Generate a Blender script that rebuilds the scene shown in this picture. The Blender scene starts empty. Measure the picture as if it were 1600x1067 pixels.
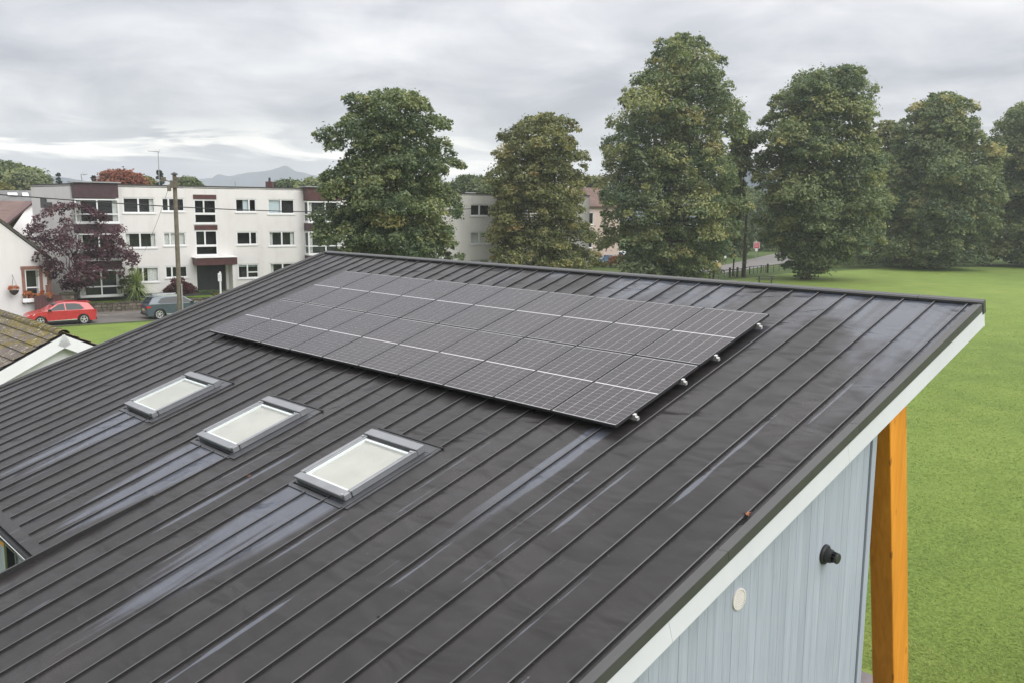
import bpy, bmesh, math, random
import numpy as np
from mathutils import Vector, Matrix

C = bpy.context.scene.collection
SC = bpy.context.scene

# ------------------------------------------------------------------ camera, sky, sun, exposure
FPX, CXP, CYP, CAMZ = 1411.0, 800.0, 533.5, 7.6
RW = np.array([[0.999968, 0.0079997, 0.0],
               [0.0011694, -0.146171, 0.9892587],
               [0.0079138, -0.989227, -0.1461757]])      # world axes in camera axes (x right, y down, z forward)
cam_d = bpy.data.cameras.new('camera')
cam = bpy.data.objects.new('camera', cam_d)
C.objects.link(cam)
_r, _u, _b = RW @ np.array([1, 0, 0]), RW @ np.array([0, -1, 0]), RW @ np.array([0, 0, -1])
M = Matrix([[_r[0], _u[0], _b[0], 0], [_r[1], _u[1], _b[1], 0], [_r[2], _u[2], _b[2], CAMZ], [0, 0, 0, 1]])
cam.matrix_world = M
cam_d.sensor_fit = 'HORIZONTAL'
cam_d.sensor_width = 36.0
cam_d.lens = FPX / 1600.0 * 36.0
cam_d.clip_start = 0.1
cam_d.clip_end = 20000
SC.camera = cam

SUN_AZ, SUN_EL = math.radians(128), math.radians(42)      # azimuth clockwise from +Y
SUN_DIR = Vector((math.sin(SUN_AZ) * math.cos(SUN_EL), math.cos(SUN_AZ) * math.cos(SUN_EL), math.sin(SUN_EL)))
sun_d = bpy.data.lights.new('sun', 'SUN')
sun_d.energy = 1.5
sun_d.angle = math.radians(52)
sun_d.color = (1.0, 0.985, 0.965)
sun = bpy.data.objects.new('sun', sun_d)
C.objects.link(sun)
sun.rotation_mode = 'QUATERNION'
sun.rotation_quaternion = SUN_DIR.to_track_quat('Z', 'Y')
sun.location = (0, 0, 60)

SC.view_settings.view_transform = 'Standard'
SC.view_settings.look = 'None'
SC.view_settings.gamma = 1.0
SC.view_settings.use_curve_mapping = False
SC.view_settings.exposure = 0.84
SC.render.engine = 'CYCLES'
SC.cycles.use_denoising = True
SC.cycles.max_bounces = 8
SC.cycles.transparent_max_bounces = 12
SC.cycles.volume_bounces = 1


class NT:
    """small node-graph writer"""
    def __init__(self, tree):
        self.t = tree
        self.n = tree.nodes
        self.l = tree.links

    def node(self, kind, **kw):
        nd = self.n.new(kind)
        for k, v in kw.items():
            setattr(nd, k, v)
        return nd

    def put(self, sock, v):
        if v is None:
            return
        if hasattr(v, 'is_output'):
            self.l.new(v, sock)
        elif isinstance(v, (tuple, list)):
            v = tuple(v)
            if len(v) == 3 and len(sock.default_value) == 4:
                v = v + (1.0,)
            sock.default_value = v
        else:
            sock.default_value = v

    def math(self, op, a, b=None, c=None, clamp=False):
        nd = self.node('ShaderNodeMath', operation=op, use_clamp=clamp)
        for i, v in enumerate((a, b, c)):
            self.put(nd.inputs[i], v)
        return nd.outputs[0]

    def vmath(self, op, a, b=None):
        nd = self.node('ShaderNodeVectorMath', operation=op)
        self.put(nd.inputs[0], a)
        self.put(nd.inputs[1], b)
        return nd.outputs[0]

    def noise(self, vec, scale, detail=4.0, rough=0.55, dist=0.0, out=0):
        nd = self.node('ShaderNodeTexNoise')
        self.put(nd.inputs['Vector'], vec)
        nd.inputs['Scale'].default_value = scale
        nd.inputs['Detail'].default_value = detail
        nd.inputs['Roughness'].default_value = rough
        nd.inputs['Distortion'].default_value = dist
        return nd.outputs[out]

    def mapping(self, vec, scale=(1, 1, 1), loc=(0, 0, 0), rot=(0, 0, 0)):
        nd = self.node('ShaderNodeMapping')
        self.put(nd.inputs['Vector'], vec)
        nd.inputs['Scale'].default_value = scale
        nd.inputs['Location'].default_value = loc
        nd.inputs['Rotation'].default_value = rot
        return nd.outputs[0]

    def ramp(self, fac, stops, interp='LINEAR'):
        nd = self.node('ShaderNodeValToRGB')
        cr = nd.color_ramp
        cr.interpolation = interp
        while len(cr.elements) > 1:
            cr.elements.remove(cr.elements[-1])
        for i, (p, c) in enumerate(stops):
            if isinstance(c, (int, float)):
                c = (c, c, c)
            e = cr.elements[0] if i == 0 else cr.elements.new(p)
            e.position = p
            e.color = tuple(c) + (1.0,)
        self.put(nd.inputs[0], fac)
        return nd.outputs[0]

    def mrange(self, v, a, b, c=0.0, d=1.0, smooth=True):
        nd = self.node('ShaderNodeMapRange', interpolation_type='SMOOTHSTEP' if smooth else 'LINEAR')
        for k, x in zip(('Value', 'From Min', 'From Max', 'To Min', 'To Max'), (v, a, b, c, d)):
            self.put(nd.inputs[k], x)
        return nd.outputs[0]

    def mix(self, fac, a, b, blend='MIX'):
        nd = self.node('ShaderNodeMix', data_type='RGBA', blend_type=blend)
        self.put(nd.inputs[0], fac)
        self.put(nd.inputs[6], a)
        self.put(nd.inputs[7], b)
        return nd.outputs[2]

    def sep(self, vec):
        nd = self.node('ShaderNodeSeparateXYZ')
        self.put(nd.inputs[0], vec)
        return nd.outputs

    def comb(self, x, y, z):
        nd = self.node('ShaderNodeCombineXYZ')
        for i, v in enumerate((x, y, z)):
            self.put(nd.inputs[i], v)
        return nd.outputs[0]

    def bump(self, h, strength=0.3, dist=0.02, normal=None):
        nd = self.node('ShaderNodeBump')
        nd.inputs['Strength'].default_value = strength
        nd.inputs['Distance'].default_value = dist
        self.put(nd.inputs['Height'], h)
        self.put(nd.inputs['Normal'], normal)
        return nd.outputs[0]


# overcast sky: a thin share of clear sky seen through a layered cloud deck that is brighter overhead
world = bpy.data.worlds.new('World')
SC.world = world
world.use_nodes = True
world.node_tree.nodes.clear()
w = NT(world.node_tree)
_tc = w.node('ShaderNodeTexCoord').outputs['Generated']
_dir = w.vmath('NORMALIZE', _tc)
_x, _y, _z = w.sep(_dir)
_zc = w.math('MAXIMUM', _z, 0.0)
_h = w.math('ADD', _zc, 0.10)
_p = w.comb(w.math('DIVIDE', _x, _h), w.math('DIVIDE', _y, _h), 0.0)
_pm = w.mapping(_p, scale=(0.62, 0.95, 1.0), loc=(3.3, 7.1, 0.0), rot=(0, 0, 0.25))
_c1 = w.noise(_pm, 0.42, 7.0, 0.50, 0.5)
_c2 = w.noise(w.mapping(_p, scale=(0.5, 0.9, 1), loc=(1.2, 4.4, 2.0)), 1.5, 6.0, 0.52, 0.6)
_lump = w.noise(w.mapping(w.comb(w.math('MULTIPLY', w.math('ARCTAN2', _x, _y), 2.6), w.math('MULTIPLY', _z, 6.5), 0.0), loc=(1.7, 3.1, 0)), 2.2, 8.0, 0.58, 0.5)
_lw = w.mrange(_z, 0.36, 0.03, 0.14, 0.52)
_cl = w.math('ADD', w.math('MULTIPLY', _c1, w.math('SUBTRACT', 0.80, _lw)), w.math('ADD', w.math('MULTIPLY', _c2, 0.20), w.math('MULTIPLY', _lump, _lw)))
_ccol = w.ramp(_cl, [(0.40, (0.360, 0.366, 0.408)), (0.46, (0.455, 0.459, 0.495)), (0.51, (0.560, 0.560, 0.585)),
                     (0.56, (0.665, 0.660, 0.672)), (0.63, (0.79, 0.78, 0.775))])
# broken bright cloud edges in the low band of the sky (all the way round the horizon)
_lowp = w.comb(w.math('MULTIPLY', w.math('ARCTAN2', _x, _y), 2.6), w.math('MULTIPLY', _z, 17.0), 0.0)
_c3 = w.noise(w.mapping(_lowp, loc=(5.83, 0.5, 0.0)), 2.3, 6.0, 0.55, 0.6)
_patch = w.noise(w.mapping(_lowp, scale=(0.5, 0.25, 1), loc=(2.0, 1.0, 0.0)), 1.3, 2.0, 0.5)
_band = w.math('MULTIPLY', w.mrange(_z, -0.01, 0.03), w.mrange(_z, 0.10, 0.05))
_br = w.math('MULTIPLY', w.math('MULTIPLY', w.mrange(_c3, 0.50, 0.62), w.mrange(_patch, 0.40, 0.55)), _band)
_ccol = w.mix(_br, _ccol, (1.15, 1.11, 1.02))
_gain = w.math('ADD', 1.0, w.math('MULTIPLY', w.math('POWER', _zc, 1.35), 2.2))
_below = w.mrange(_z, -0.06, 0.0, 0.55, 1.0)
_gain = w.math('MULTIPLY', _gain, _below)
_cloud = w.mix(1.0, _ccol, w.comb(_gain, _gain, _gain), 'MULTIPLY')
_sky = w.node('ShaderNodeTexSky', sky_type='NISHITA', sun_disc=False, sun_elevation=SUN_EL, sun_rotation=SUN_AZ)
_sky.altitude = 60
_bg1 = w.node('ShaderNodeBackground')
w.put(_bg1.inputs[0], _sky.outputs[0])
_bg1.inputs[1].default_value = 0.08
_bg2 = w.node('ShaderNodeBackground')
w.put(_bg2.inputs[0], _cloud)
_bg2.inputs[1].default_value = 0.645
_ms = w.node('ShaderNodeMixShader')
_ms.inputs[0].default_value = 0.93
w.l.new(_bg1.outputs[0], _ms.inputs[1])
w.l.new(_bg2.outputs[0], _ms.inputs[2])
_wo = w.node('ShaderNodeOutputWorld')
w.l.new(_ms.outputs[0], _wo.inputs[0])


# ------------------------------------------------------------------ helpers
def ray(x, y):
    return RW @ np.array([(x - CXP) / FPX, (y - CYP) / FPX, 1.0])


def at(x, y, depth):
    d = ray(x, y)
    k = depth / d[1]
    return Vector((d[0] * k, depth, CAMZ + d[2] * k))


def gr(x, y, z=0.0):
    d = ray(x, y)
    k = (z - CAMZ) / d[2]
    return Vector((d[0] * k, d[1] * k, z))


def hor(x):
    return 325 + 0.008 * (x - 800)


def thing(name, label, cat, loc=(0, 0, 0), rotz=0.0, group=None):
    o = bpy.data.objects.new(name, None)
    o.empty_display_size = 0.3
    C.objects.link(o)
    o.location = loc
    o.rotation_euler = (0, 0, rotz)
    tag(o, label, cat, group)
    return o


def tag(o, label=None, cat=None, group=None, kind=None):
    if label:
        o['label'] = label
    if cat:
        o['category'] = cat
    if group:
        o['group'] = group
    if kind:
        o['kind'] = kind
    return o


def link(name, me, parent=None, loc=None):
    o = bpy.data.objects.new(name, me)
    C.objects.link(o)
    if parent:
        o.parent = parent
    if loc is not None:
        o.location = loc
    return o


def copy_tree(o, parent=None):
    c = o.copy()
    C.objects.link(c)
    c.parent = parent
    for ch in list(o.children):
        copy_tree(ch, c)
    return c


class MB:
    """collects simple solids into one mesh"""
    def __init__(self):
        self.v, self.f, self.m, self.cur = [], [], [], 0

    def mat(self, i):
        self.cur = i
        return self

    def add(self, vs, fs):
        b = len(self.v)
        self.v += [tuple(p) for p in vs]
        for f in fs:
            self.f.append(tuple(b + i for i in f))
            self.m.append(self.cur)
        return self

    def box(self, a, b):
        x0, y0, z0 = a
        x1, y1, z1 = b
        return self.hexa([(x0, y0, z0), (x1, y0, z0), (x1, y1, z0), (x0, y1, z0),
                          (x0, y0, z1), (x1, y0, z1), (x1, y1, z1), (x0, y1, z1)])

    def hexa(self, p):
        return self.add(p, [(3, 2, 1, 0), (4, 5, 6, 7), (0, 1, 5, 4), (1, 2, 6, 5), (2, 3, 7, 6), (3, 0, 4, 7)])

    def obox(self, c, ax, ay, az, hx, hy, hz):
        c, ax, ay, az = Vector(c), Vector(ax), Vector(ay), Vector(az)
        p = []
        for sz in (-1, 1):
            for sx, sy in ((-1, -1), (1, -1), (1, 1), (-1, 1)):
                p.append(c + ax * hx * sx + ay * hy * sy + az * hz * sz)
        return self.hexa(p)

    def tube(self, p0, p1, r0, r1=None, n=10, cap=True):
        r1 = r0 if r1 is None else r1
        p0, p1 = Vector(p0), Vector(p1)
        d = (p1 - p0).normalized()
        a = d.orthogonal().normalized()
        b = d.cross(a)
        vs = []
        for p, r in ((p0, r0), (p1, r1)):
            for i in range(n):
                t = 2 * math.pi * i / n
                vs.append(p + a * math.cos(t) * r + b * math.sin(t) * r)
        fs = [(i, (i + 1) % n, n + (i + 1) % n, n + i) for i in range(n)]
        if cap:
            fs += [tuple(range(n - 1, -1, -1)), tuple(range(n, 2 * n))]
        return self.add(vs, fs)

    def path(self, pts, r, n=8):
        for a, b in zip(pts[:-1], pts[1:]):
            self.tube(a, b, r, r, n)
        return self

    def lathe(self, o, axis, prof, n=20):
        """prof: list of (distance along the axis, radius)"""
        o, d = Vector(o), Vector(axis).normalized()
        a = d.orthogonal().normalized()
        b = d.cross(a)
        vs, fs = [], []
        for (h, r) in prof:
            for i in range(n):
                t = 2 * math.pi * i / n
                vs.append(o + d * h + a * math.cos(t) * r + b * math.sin(t) * r)
        for k in range(len(prof) - 1):
            for i in range(n):
                j = (i + 1) % n
                fs.append((k * n + i, k * n + j, (k + 1) * n + j, (k + 1) * n + i))
        return self.add(vs, fs)

    def prism(self, poly, ext):
        """closed planar polygon pushed along ext"""
        n = len(poly)
        e = Vector(ext)
        vs = [Vector(p) for p in poly] + [Vector(p) + e for p in poly]
        fs = [tuple(range(n - 1, -1, -1)), tuple(range(n, 2 * n))]
        fs += [(i, (i + 1) % n, n + (i + 1) % n, n + i) for i in range(n)]
        return self.add(vs, fs)

    def quad(self, *p):
        return self.add(p, [tuple(range(len(p)))])

    def mesh(self, name, mats, smooth=False, bevel=0.0):
        me = bpy.data.meshes.new(name)
        me.from_pydata(self.v, [], self.f)
        mats = mats if isinstance(mats, (list, tuple)) else [mats]
        for m in mats:
            me.materials.append(m)
        if len(mats) > 1:
            me.polygons.foreach_set('material_index', self.m)
        bm = bmesh.new()
        bm.from_mesh(me)
        bmesh.ops.recalc_face_normals(bm, faces=bm.faces)
        if bevel:
            es = [e for e in bm.edges if len(e.link_faces) == 2 and e.calc_face_angle(0) > 0.5]
            bmesh.ops.bevel(bm, geom=es, offset=bevel, segments=1, affect='EDGES', clamp_overlap=True)
        bm.to_mesh(me)
        bm.free()
        if smooth:
            for p in me.polygons:
                p.use_smooth = True
        return me

    def build(self, name, mats, parent=None, smooth=False, bevel=0.0, loc=None):
        return link(name, self.mesh(name, mats, smooth, bevel), parent, loc)


def np_mesh(name, verts, quads, mats, attr=None, smooth=False):
    me = bpy.data.meshes.new(name)
    nv, nf = len(verts), len(quads)
    k = quads.shape[1]
    me.vertices.add(nv)
    me.vertices.foreach_set('co', np.asarray(verts, np.float32).ravel())
    me.loops.add(nf * k)
    me.loops.foreach_set('vertex_index', np.asarray(quads, np.int32).ravel())
    me.polygons.add(nf)
    me.polygons.foreach_set('loop_start', np.arange(0, nf * k, k, dtype=np.int32))
    me.update(calc_edges=True)
    if attr is not None:
        a = me.attributes.new('tint', 'FLOAT', 'FACE')
        a.data.foreach_set('value', np.asarray(attr, np.float32))
    if smooth:
        me.polygons.foreach_set('use_smooth', np.ones(nf, bool))
    me.materials.append(mats)
    return me


# ------------------------------------------------------------------ materials
def new_mat(name):
    m = bpy.data.materials.new(name)
    m.use_nodes = True
    m.node_tree.nodes.clear()
    t = NT(m.node_tree)
    out = t.node('ShaderNodeOutputMaterial')
    bs = t.node('ShaderNodeBsdfPrincipled')
    t.l.new(bs.outputs[0], out.inputs[0])
    t.bs, t.out = bs, out
    return m, t


def setp(t, **kw):
    names = dict(base='Base Color', rough='Roughness', metal='Metallic', spec='Specular IOR Level', normal='Normal',
                 coat='Coat Weight', coatr='Coat Roughness', sheen='Sheen Weight', trans='Transmission Weight', ior='IOR', alpha='Alpha')
    for k, v in kw.items():
        t.put(t.bs.inputs[names[k]], v)


def plain(name, col, rough=0.6, var=0.12, scale=3.0, bump=0.0, bscale=30.0, spec=0.4, metal=0.0, coat=0.0, coords='Object', bdist=0.01):
    m, t = new_mat(name)
    co = t.node('ShaderNodeTexCoord').outputs[coords]
    nz = t.noise(co, scale, 5.0, 0.6)
    f = t.mrange(nz, 0.3, 0.7, 1.0 - var, 1.0 + var, False)
    base = t.mix(1.0, col, t.comb(f, f, f), 'MULTIPLY')
    setp(t, base=base, rough=rough, spec=spec, metal=metal, coat=coat)
    if bump:
        setp(t, normal=t.bump(t.noise(co, bscale, 4.0, 0.6), bump, bdist))
    return m


def objco(t):
    return t.node('ShaderNodeTexCoord').outputs['Object']


def roof_metal():
    """weathered standing-seam sheet: brownish dry metal, wet films running down the slope with bluish sky sheen in their colour"""
    m, t = new_mat('roof_metal')
    co = objco(t)
    x, y, z = t.sep(co)
    # one ribbon of run-off per tray, lying beside the seam, coming and going down the slope
    tr = t.math('DIVIDE', t.math('SUBTRACT', x, 12.85 - 0.412 * 40), 0.412)
    kk = t.math('FLOOR', tr)
    ul = t.math('SUBTRACT', tr, kk)
    wn = t.node('ShaderNodeTexWhiteNoise', noise_dimensions='1D')
    t.put(wn.inputs['W'], kk)
    rk = wn.outputs[0]
    n1 = t.noise(t.comb(t.math('MULTIPLY', y, 0.42), t.math('MULTIPLY', rk, 57.0), 0.3), 1.0, 3.0, 0.5)
    n2 = t.noise(t.comb(t.math('MULTIPLY', y, 0.55), t.math('MULTIPLY', rk, 91.0), 5.3), 1.0, 3.0, 0.5)
    wob = t.noise(t.mapping(co, scale=(14.0, 1.6, 0.0)), 1.0, 3.0, 0.6)
    wob = t.math('MULTIPLY', t.math('SUBTRACT', wob, 0.5), 0.10)

    def ribbon(cen, cvar, nn, lo, hi, wmax):
        c0 = t.math('ADD', cen, t.math('MULTIPLY', rk, cvar))
        dd = t.math('ADD', t.math('ABSOLUTE', t.math('SUBTRACT', ul, c0)), wob)
        ww = t.mrange(nn, lo, hi, -0.02, wmax)
        return t.mrange(t.math('SUBTRACT', ww, dd), -0.008, 0.012)
    st = t.noise(t.mapping(co, scale=(5.2, 0.30, 0.0)), 1.0, 3.0, 0.5, 0.25)
    right = t.mrange(x, 3.0, 7.5, 0.35, 1.0)
    streak = t.math('MULTIPLY', t.math('MAXIMUM', ribbon(0.16, 0.16, n1, 0.515, 0.76, 0.14), ribbon(0.50, 0.36, n2, 0.58, 0.82, 0.075)), right)
    # the film and its painted sky sheen lie broad towards the ridge and the right-hand verge
    big = t.noise(t.mapping(co, scale=(0.55, 0.33, 0.0), loc=(1.3, 0.2, 0)), 1.0, 4.0, 0.6, 0.4)
    grad = t.math('ADD', t.math('MULTIPLY', t.math('SUBTRACT', y, 2.7), 0.13), t.math('MULTIPLY', t.math('SUBTRACT', x, 10.2), 0.035))
    film = t.mrange(t.math('ADD', big, grad), 0.46, 0.72)
    film = t.math('MULTIPLY', film, t.mrange(st, 0.30, 0.52, 0.35, 1.0))
    run = None
    edge = t.noise(t.mapping(co, scale=(7.0, 0.5, 0.0), loc=(9, 1, 0)), 1.0, 4.0, 0.6, 0.3)
    for uc, hw, ylen in ((2.48, 0.55, 2.2), (5.28, 0.56, 2.2), (8.06, 0.56, 2.5)):
        du = t.math('ABSOLUTE', t.math('SUBTRACT', x, uc))
        du = t.math('ADD', du, t.math('MULTIPLY', t.mrange(y, -2.6, -5.2, 0.0, 1.0), t.math('MULTIPLY', edge, 0.55)))
        a = t.mrange(du, hw + 0.03, hw - 0.10)
        fall = t.mrange(t.math('ADD', y, t.math('MULTIPLY', t.math('SUBTRACT', edge, 0.5), 6.0)), -2.4 - ylen, -2.4 - ylen * 0.45)
        top = t.mrange(y, -2.1, -2.3)
        r = t.math('MULTIPLY', t.math('MULTIPLY', a, fall), top)
        run = r if run is None else t.math('MAXIMUM', run, r)
    # run-off below the lower right corner of the array
    du = t.math('ABSOLUTE', t.math('SUBTRACT', x, 10.38))
    r = t.math('MULTIPLY', t.mrange(t.math('ADD', du, t.math('MULTIPLY', edge, 0.35)), 0.36, 0.30),
               t.math('MULTIPLY', t.mrange(y, -2.6, -0.8), t.mrange(y, 0.2, -0.15)))
    run = t.math('MAXIMUM', run, r)
    wet = t.math('MAXIMUM', t.math('MAXIMUM', streak, t.math('MULTIPLY', film, 1.0)), run, clamp=True)
    blot = t.noise(t.mapping(co, scale=(0.9, 0.6, 1)), 1.0, 6.0, 0.62)
    fine = t.noise(co, 60.0, 3.0, 0.6)
    dry = t.ramp(blot, [(0.3, (0.0140, 0.0128, 0.0128)), (0.55, (0.0190, 0.0170, 0.0170)), (0.75, (0.026, 0.0232, 0.0230))])
    dry = t.mix(t.mrange(fine, 0.45, 0.75, 0.0, 0.18), dry, (0.040, 0.037, 0.037))
    base = t.mix(wet, dry, (0.062, 0.069, 0.087))  # lighter bluish base: part of the sky reflection put into the colour
    speck = t.noise(co, 22.0, 2.0, 0.5)
    base = t.mix(t.mrange(speck, 0.755, 0.78, 0.0, 0.5), base, (0.20, 0.20, 0.20))
    setp(t, base=base, rough=t.mix(wet, t.mrange(blot, 0.3, 0.7, 0.38, 0.26), (0.24, 0.24, 0.24)), spec=t.mix(wet, (0.25, 0.25, 0.25), (0.45, 0.45, 0.45)))
    oil = t.noise(t.mapping(co, scale=(1.1, 2.3, 1.0)), 1.0, 2.5, 0.45, 0.5)
    setp(t, normal=t.bump(fine, 0.05, 0.01, t.bump(oil, 0.9, 0.09)))
    return m


def boards_mat():
    m, t = new_mat('painted_board')
    co = objco(t)
    rnd = t.node('ShaderNodeObjectInfo').outputs['Random']
    off = t.vmath('ADD', co, t.comb(0, t.math('MULTIPLY', rnd, 31.0), 0))
    g = t.noise(t.mapping(off, scale=(40, 40, 1.6)), 1.0, 5.0, 0.62, 0.6)
    g2 = t.noise(t.mapping(off, scale=(9, 9, 0.7)), 1.0, 3.0, 0.5)
    col = t.ramp(g, [(0.28, (0.268, 0.302, 0.362)), (0.47, (0.316, 0.347, 0.408)), (0.64, (0.340, 0.368, 0.428))])
    f = t.math('ADD', t.mrange(rnd, 0, 1, 0.94, 1.05, False), t.mrange(g2, 0.3, 0.7, -0.06, 0.06, False))
    knots = t.node('ShaderNodeTexVoronoi')
    t.put(knots.inputs['Vector'], t.mapping(off, scale=(7, 7, 2.0)))
    knots.inputs['Scale'].default_value = 1.0
    col = t.mix(t.mrange(knots.outputs[0], 0.11, 0.03, 0, 0.35), col, (0.22, 0.26, 0.27))
    setp(t, base=t.mix(1.0, col, t.comb(f, f, f), 'MULTIPLY'), rough=0.62, spec=0.3, normal=t.bump(g, 0.10, 0.004))
    return m


def glulam_mat():
    m, t = new_mat('oiled_glulam')
    co = objco(t)
    g = t.noise(t.mapping(co, scale=(14, 14, 0.9)), 1.0, 5.0, 0.6, 1.0)
    lam = t.noise(t.mapping(co, scale=(2.0, 2.0, 0.15)), 1.0, 3.0, 0.5)
    col = t.ramp(g, [(0.3, (0.56, 0.20, 0.018)), (0.5, (0.67, 0.255, 0.024)), (0.7, (0.74, 0.30, 0.038))])
    f = t.mrange(lam, 0.3, 0.7, 0.80, 1.12, False)
    kn = t.node('ShaderNodeTexVoronoi')
    t.put(kn.inputs['Vector'], t.mapping(co, scale=(4.5, 4.5, 1.6)))
    kn.inputs['Scale'].default_value = 1.0
    col = t.mix(t.mrange(kn.outputs[0], 0.13, 0.05, 0, 0.7), col, (0.20, 0.055, 0.010))
    setp(t, base=t.mix(1.0, col, t.comb(f, f, f), 'MULTIPLY'), rough=0.45, spec=0.35, normal=t.bump(g, 0.08, 0.004))
    return m


def grass_mat(name, a, b, c, scale=1.0, yellow=(0.135, 0.17, 0.030)):
    m, t = new_mat(name)
    co = t.node('ShaderNodeTexCoord').outputs['Object']
    n1 = t.noise(co, 0.035 * scale, 4.0, 0.55, 0.3)
    n2 = t.noise(co, 0.45 * scale, 5.0, 0.62, 0.2)
    n3 = t.noise(co, 5.0, 5.0, 0.68)
    n4 = t.noise(co, 38.0, 3.0, 0.7)
    v = t.math('ADD', t.math('MULTIPLY', n1, 0.30), t.math('ADD', t.math('MULTIPLY', n2, 0.30), t.math('ADD', t.math('MULTIPLY', n3, 0.24), t.math('MULTIPLY', n4, 0.16))))
    col = t.ramp(v, [(0.38, a), (0.50, b), (0.62, c)])
    yl = t.math('MULTIPLY', t.mrange(t.noise(co, 0.22 * scale, 4.0, 0.6, 0.6), 0.55, 0.72), 0.55)
    col = t.mix(yl, col, yellow)
    setp(t, base=col, rough=0.85, spec=0.15,
         normal=t.bump(n4, 0.5, 0.03, t.bump(n3, 0.6, 0.10)))
    return m


def leaf_mat(name, stops, trans=0.30, rough=0.6):
    m, t = new_mat(name)
    a = t.node('ShaderNodeAttribute', attribute_name='tint').outputs['Fac']
    col = t.ramp(a, stops)
    d = t.node('ShaderNodeBsdfTranslucent')
    t.put(d.inputs[0], t.mix(1.0, col, (1.1, 1.25, 0.7), 'MULTIPLY'))
    setp(t, base=col, rough=rough, spec=0.25)
    ms = t.node('ShaderNodeMixShader')
    ms.inputs[0].default_value = trans
    t.l.new(t.bs.outputs[0], ms.inputs[1])
    t.l.new(d.outputs[0], ms.inputs[2])
    t.l.new(ms.outputs[0], t.out.inputs[0])
    return m


def glass_mat(name='window_glass', tint=(0.93, 0.945, 0.945), fres=1.5, rough=0.02):
    m, t = new_mat(name)
    tr = t.node('ShaderNodeBsdfTransparent')
    tr.inputs[0].default_value = tint + (1,)
    gl = t.node('ShaderNodeBsdfGlossy')
    gl.inputs['Roughness'].default_value = rough
    fr = t.node('ShaderNodeFresnel')
    fr.inputs[0].default_value = fres
    ms = t.node('ShaderNodeMixShader')
    gm = t.node('ShaderNodeNewGeometry')
    front = t.math('SUBTRACT', 1.0, gm.outputs['Backfacing'])
    t.put(ms.inputs[0], t.math('MULTIPLY', fr.outputs[0], front))
    t.l.new(tr.outputs[0], ms.inputs[1])
    t.l.new(gl.outputs[0], ms.inputs[2])
    t.l.new(ms.outputs[0], t.out.inputs[0])
    return m


def tile_mat():
    m, t = new_mat('mossy_tile')
    co = t.node('ShaderNodeNewGeometry').outputs['Position']
    rnd = t.node('ShaderNodeObjectInfo').outputs['Random']
    x, y, z = t.sep(co)
    n = t.noise(co, 2.3, 6.0, 0.65, 0.3)
    f = t.noise(co, 26.0, 4.0, 0.65)
    col = t.ramp(f, [(0.3, (0.065, 0.054, 0.047)), (0.5, (0.125, 0.106, 0.090)), (0.7, (0.20, 0.172, 0.150))])
    k = t.mrange(rnd, 0, 1, 0.8, 1.2, False)
    col = t.mix(1.0, col, t.comb(k, k, k), 'MULTIPLY')
    moss = t.math('ADD', n, t.math('MULTIPLY', t.math('SUBTRACT', f, 0.5), 0.5))
    ridge = t.math('ADD', t.math('MULTIPLY', t.mrange(rnd, 0, 1, -1, 1, False), 0.03), t.mrange(z, 3.3, 4.15, -0.10, 0.09, False))
    mk = t.mrange(t.math('ADD', moss, ridge), 0.50, 0.62)
    mcol = t.ramp(t.noise(co, 17.0, 3.0, 0.6), [(0.35, (0.090, 0.074, 0.020)), (0.6, (0.19, 0.150, 0.036)), (0.75, (0.26, 0.21, 0.07))])
    col = t.mix(t.math('MULTIPLY', mk, 0.85), col, mcol)
    lich = t.noise(t.mapping(co, scale=(1, 2.2, 2.2)), 8.5, 3.0, 0.55)
    col = t.mix(t.mrange(lich, 0.63, 0.67, 0, 0.9), col, (0.50, 0.47, 0.43))
    setp(t, base=col, rough=0.85, spec=0.2, normal=t.bump(f, 0.6, 0.02))
    return m


def stone_mat(name, stops, scale=2.0):
    m, t = new_mat(name)
    co = objco(t)
    rnd = t.node('ShaderNodeObjectInfo').outputs['Random']
    n = t.noise(t.vmath('ADD', co, t.comb(t.math('MULTIPLY', rnd, 17.0), 0, 0)), scale, 6.0, 0.65)
    k = t.mrange(rnd, 0, 1, 0.7, 1.25, False)
    setp(t, base=t.mix(1.0, t.ramp(n, stops), t.comb(k, k, k), 'MULTIPLY'), rough=0.85, spec=0.2,
         normal=t.bump(t.noise(co, scale * 9, 4.0, 0.6), 0.5, 0.02))
    return m


def road_mat():
    m, t = new_mat('asphalt')
    co = objco(t)
    a = t.noise(co, 0.5, 5.0, 0.6)
    b = t.noise(co, 60.0, 3.0, 0.6)
    col = t.ramp(a, [(0.3, (0.085, 0.076, 0.070)), (0.55, (0.125, 0.115, 0.108)), (0.75, (0.165, 0.155, 0.148))])
    setp(t, base=t.mix(t.mrange(b, 0.4, 0.7, 0, 0.4), col, (0.20, 0.19, 0.18)), rough=0.55, spec=0.45, normal=t.bump(b, 0.25, 0.01))
    return m


def harl_mat(name, col, stain=0.35):
    """painted roughcast with faint rain streaks and blotches"""
    m, t = new_mat(name)
    co = objco(t)
    s = t.noise(t.mapping(co, scale=(1.4, 1.4, 0.12)), 1.0, 5.0, 0.6)
    b = t.noise(co, 0.7, 5.0, 0.6)
    f = t.noise(co, 45.0, 3.0, 0.6)
    k = t.math('ADD', t.mrange(s, 0.45, 0.75, 0.0, 0.55 * stain), t.mrange(b, 0.45, 0.75, 0.0, 0.45 * stain))
    dark = tuple(c * q for c, q in zip(col, (0.62, 0.60, 0.55)))
    setp(t, base=t.mix(k, col, dark), rough=0.8, spec=0.2, normal=t.bump(f, 0.25, 0.01))
    return m


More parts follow.
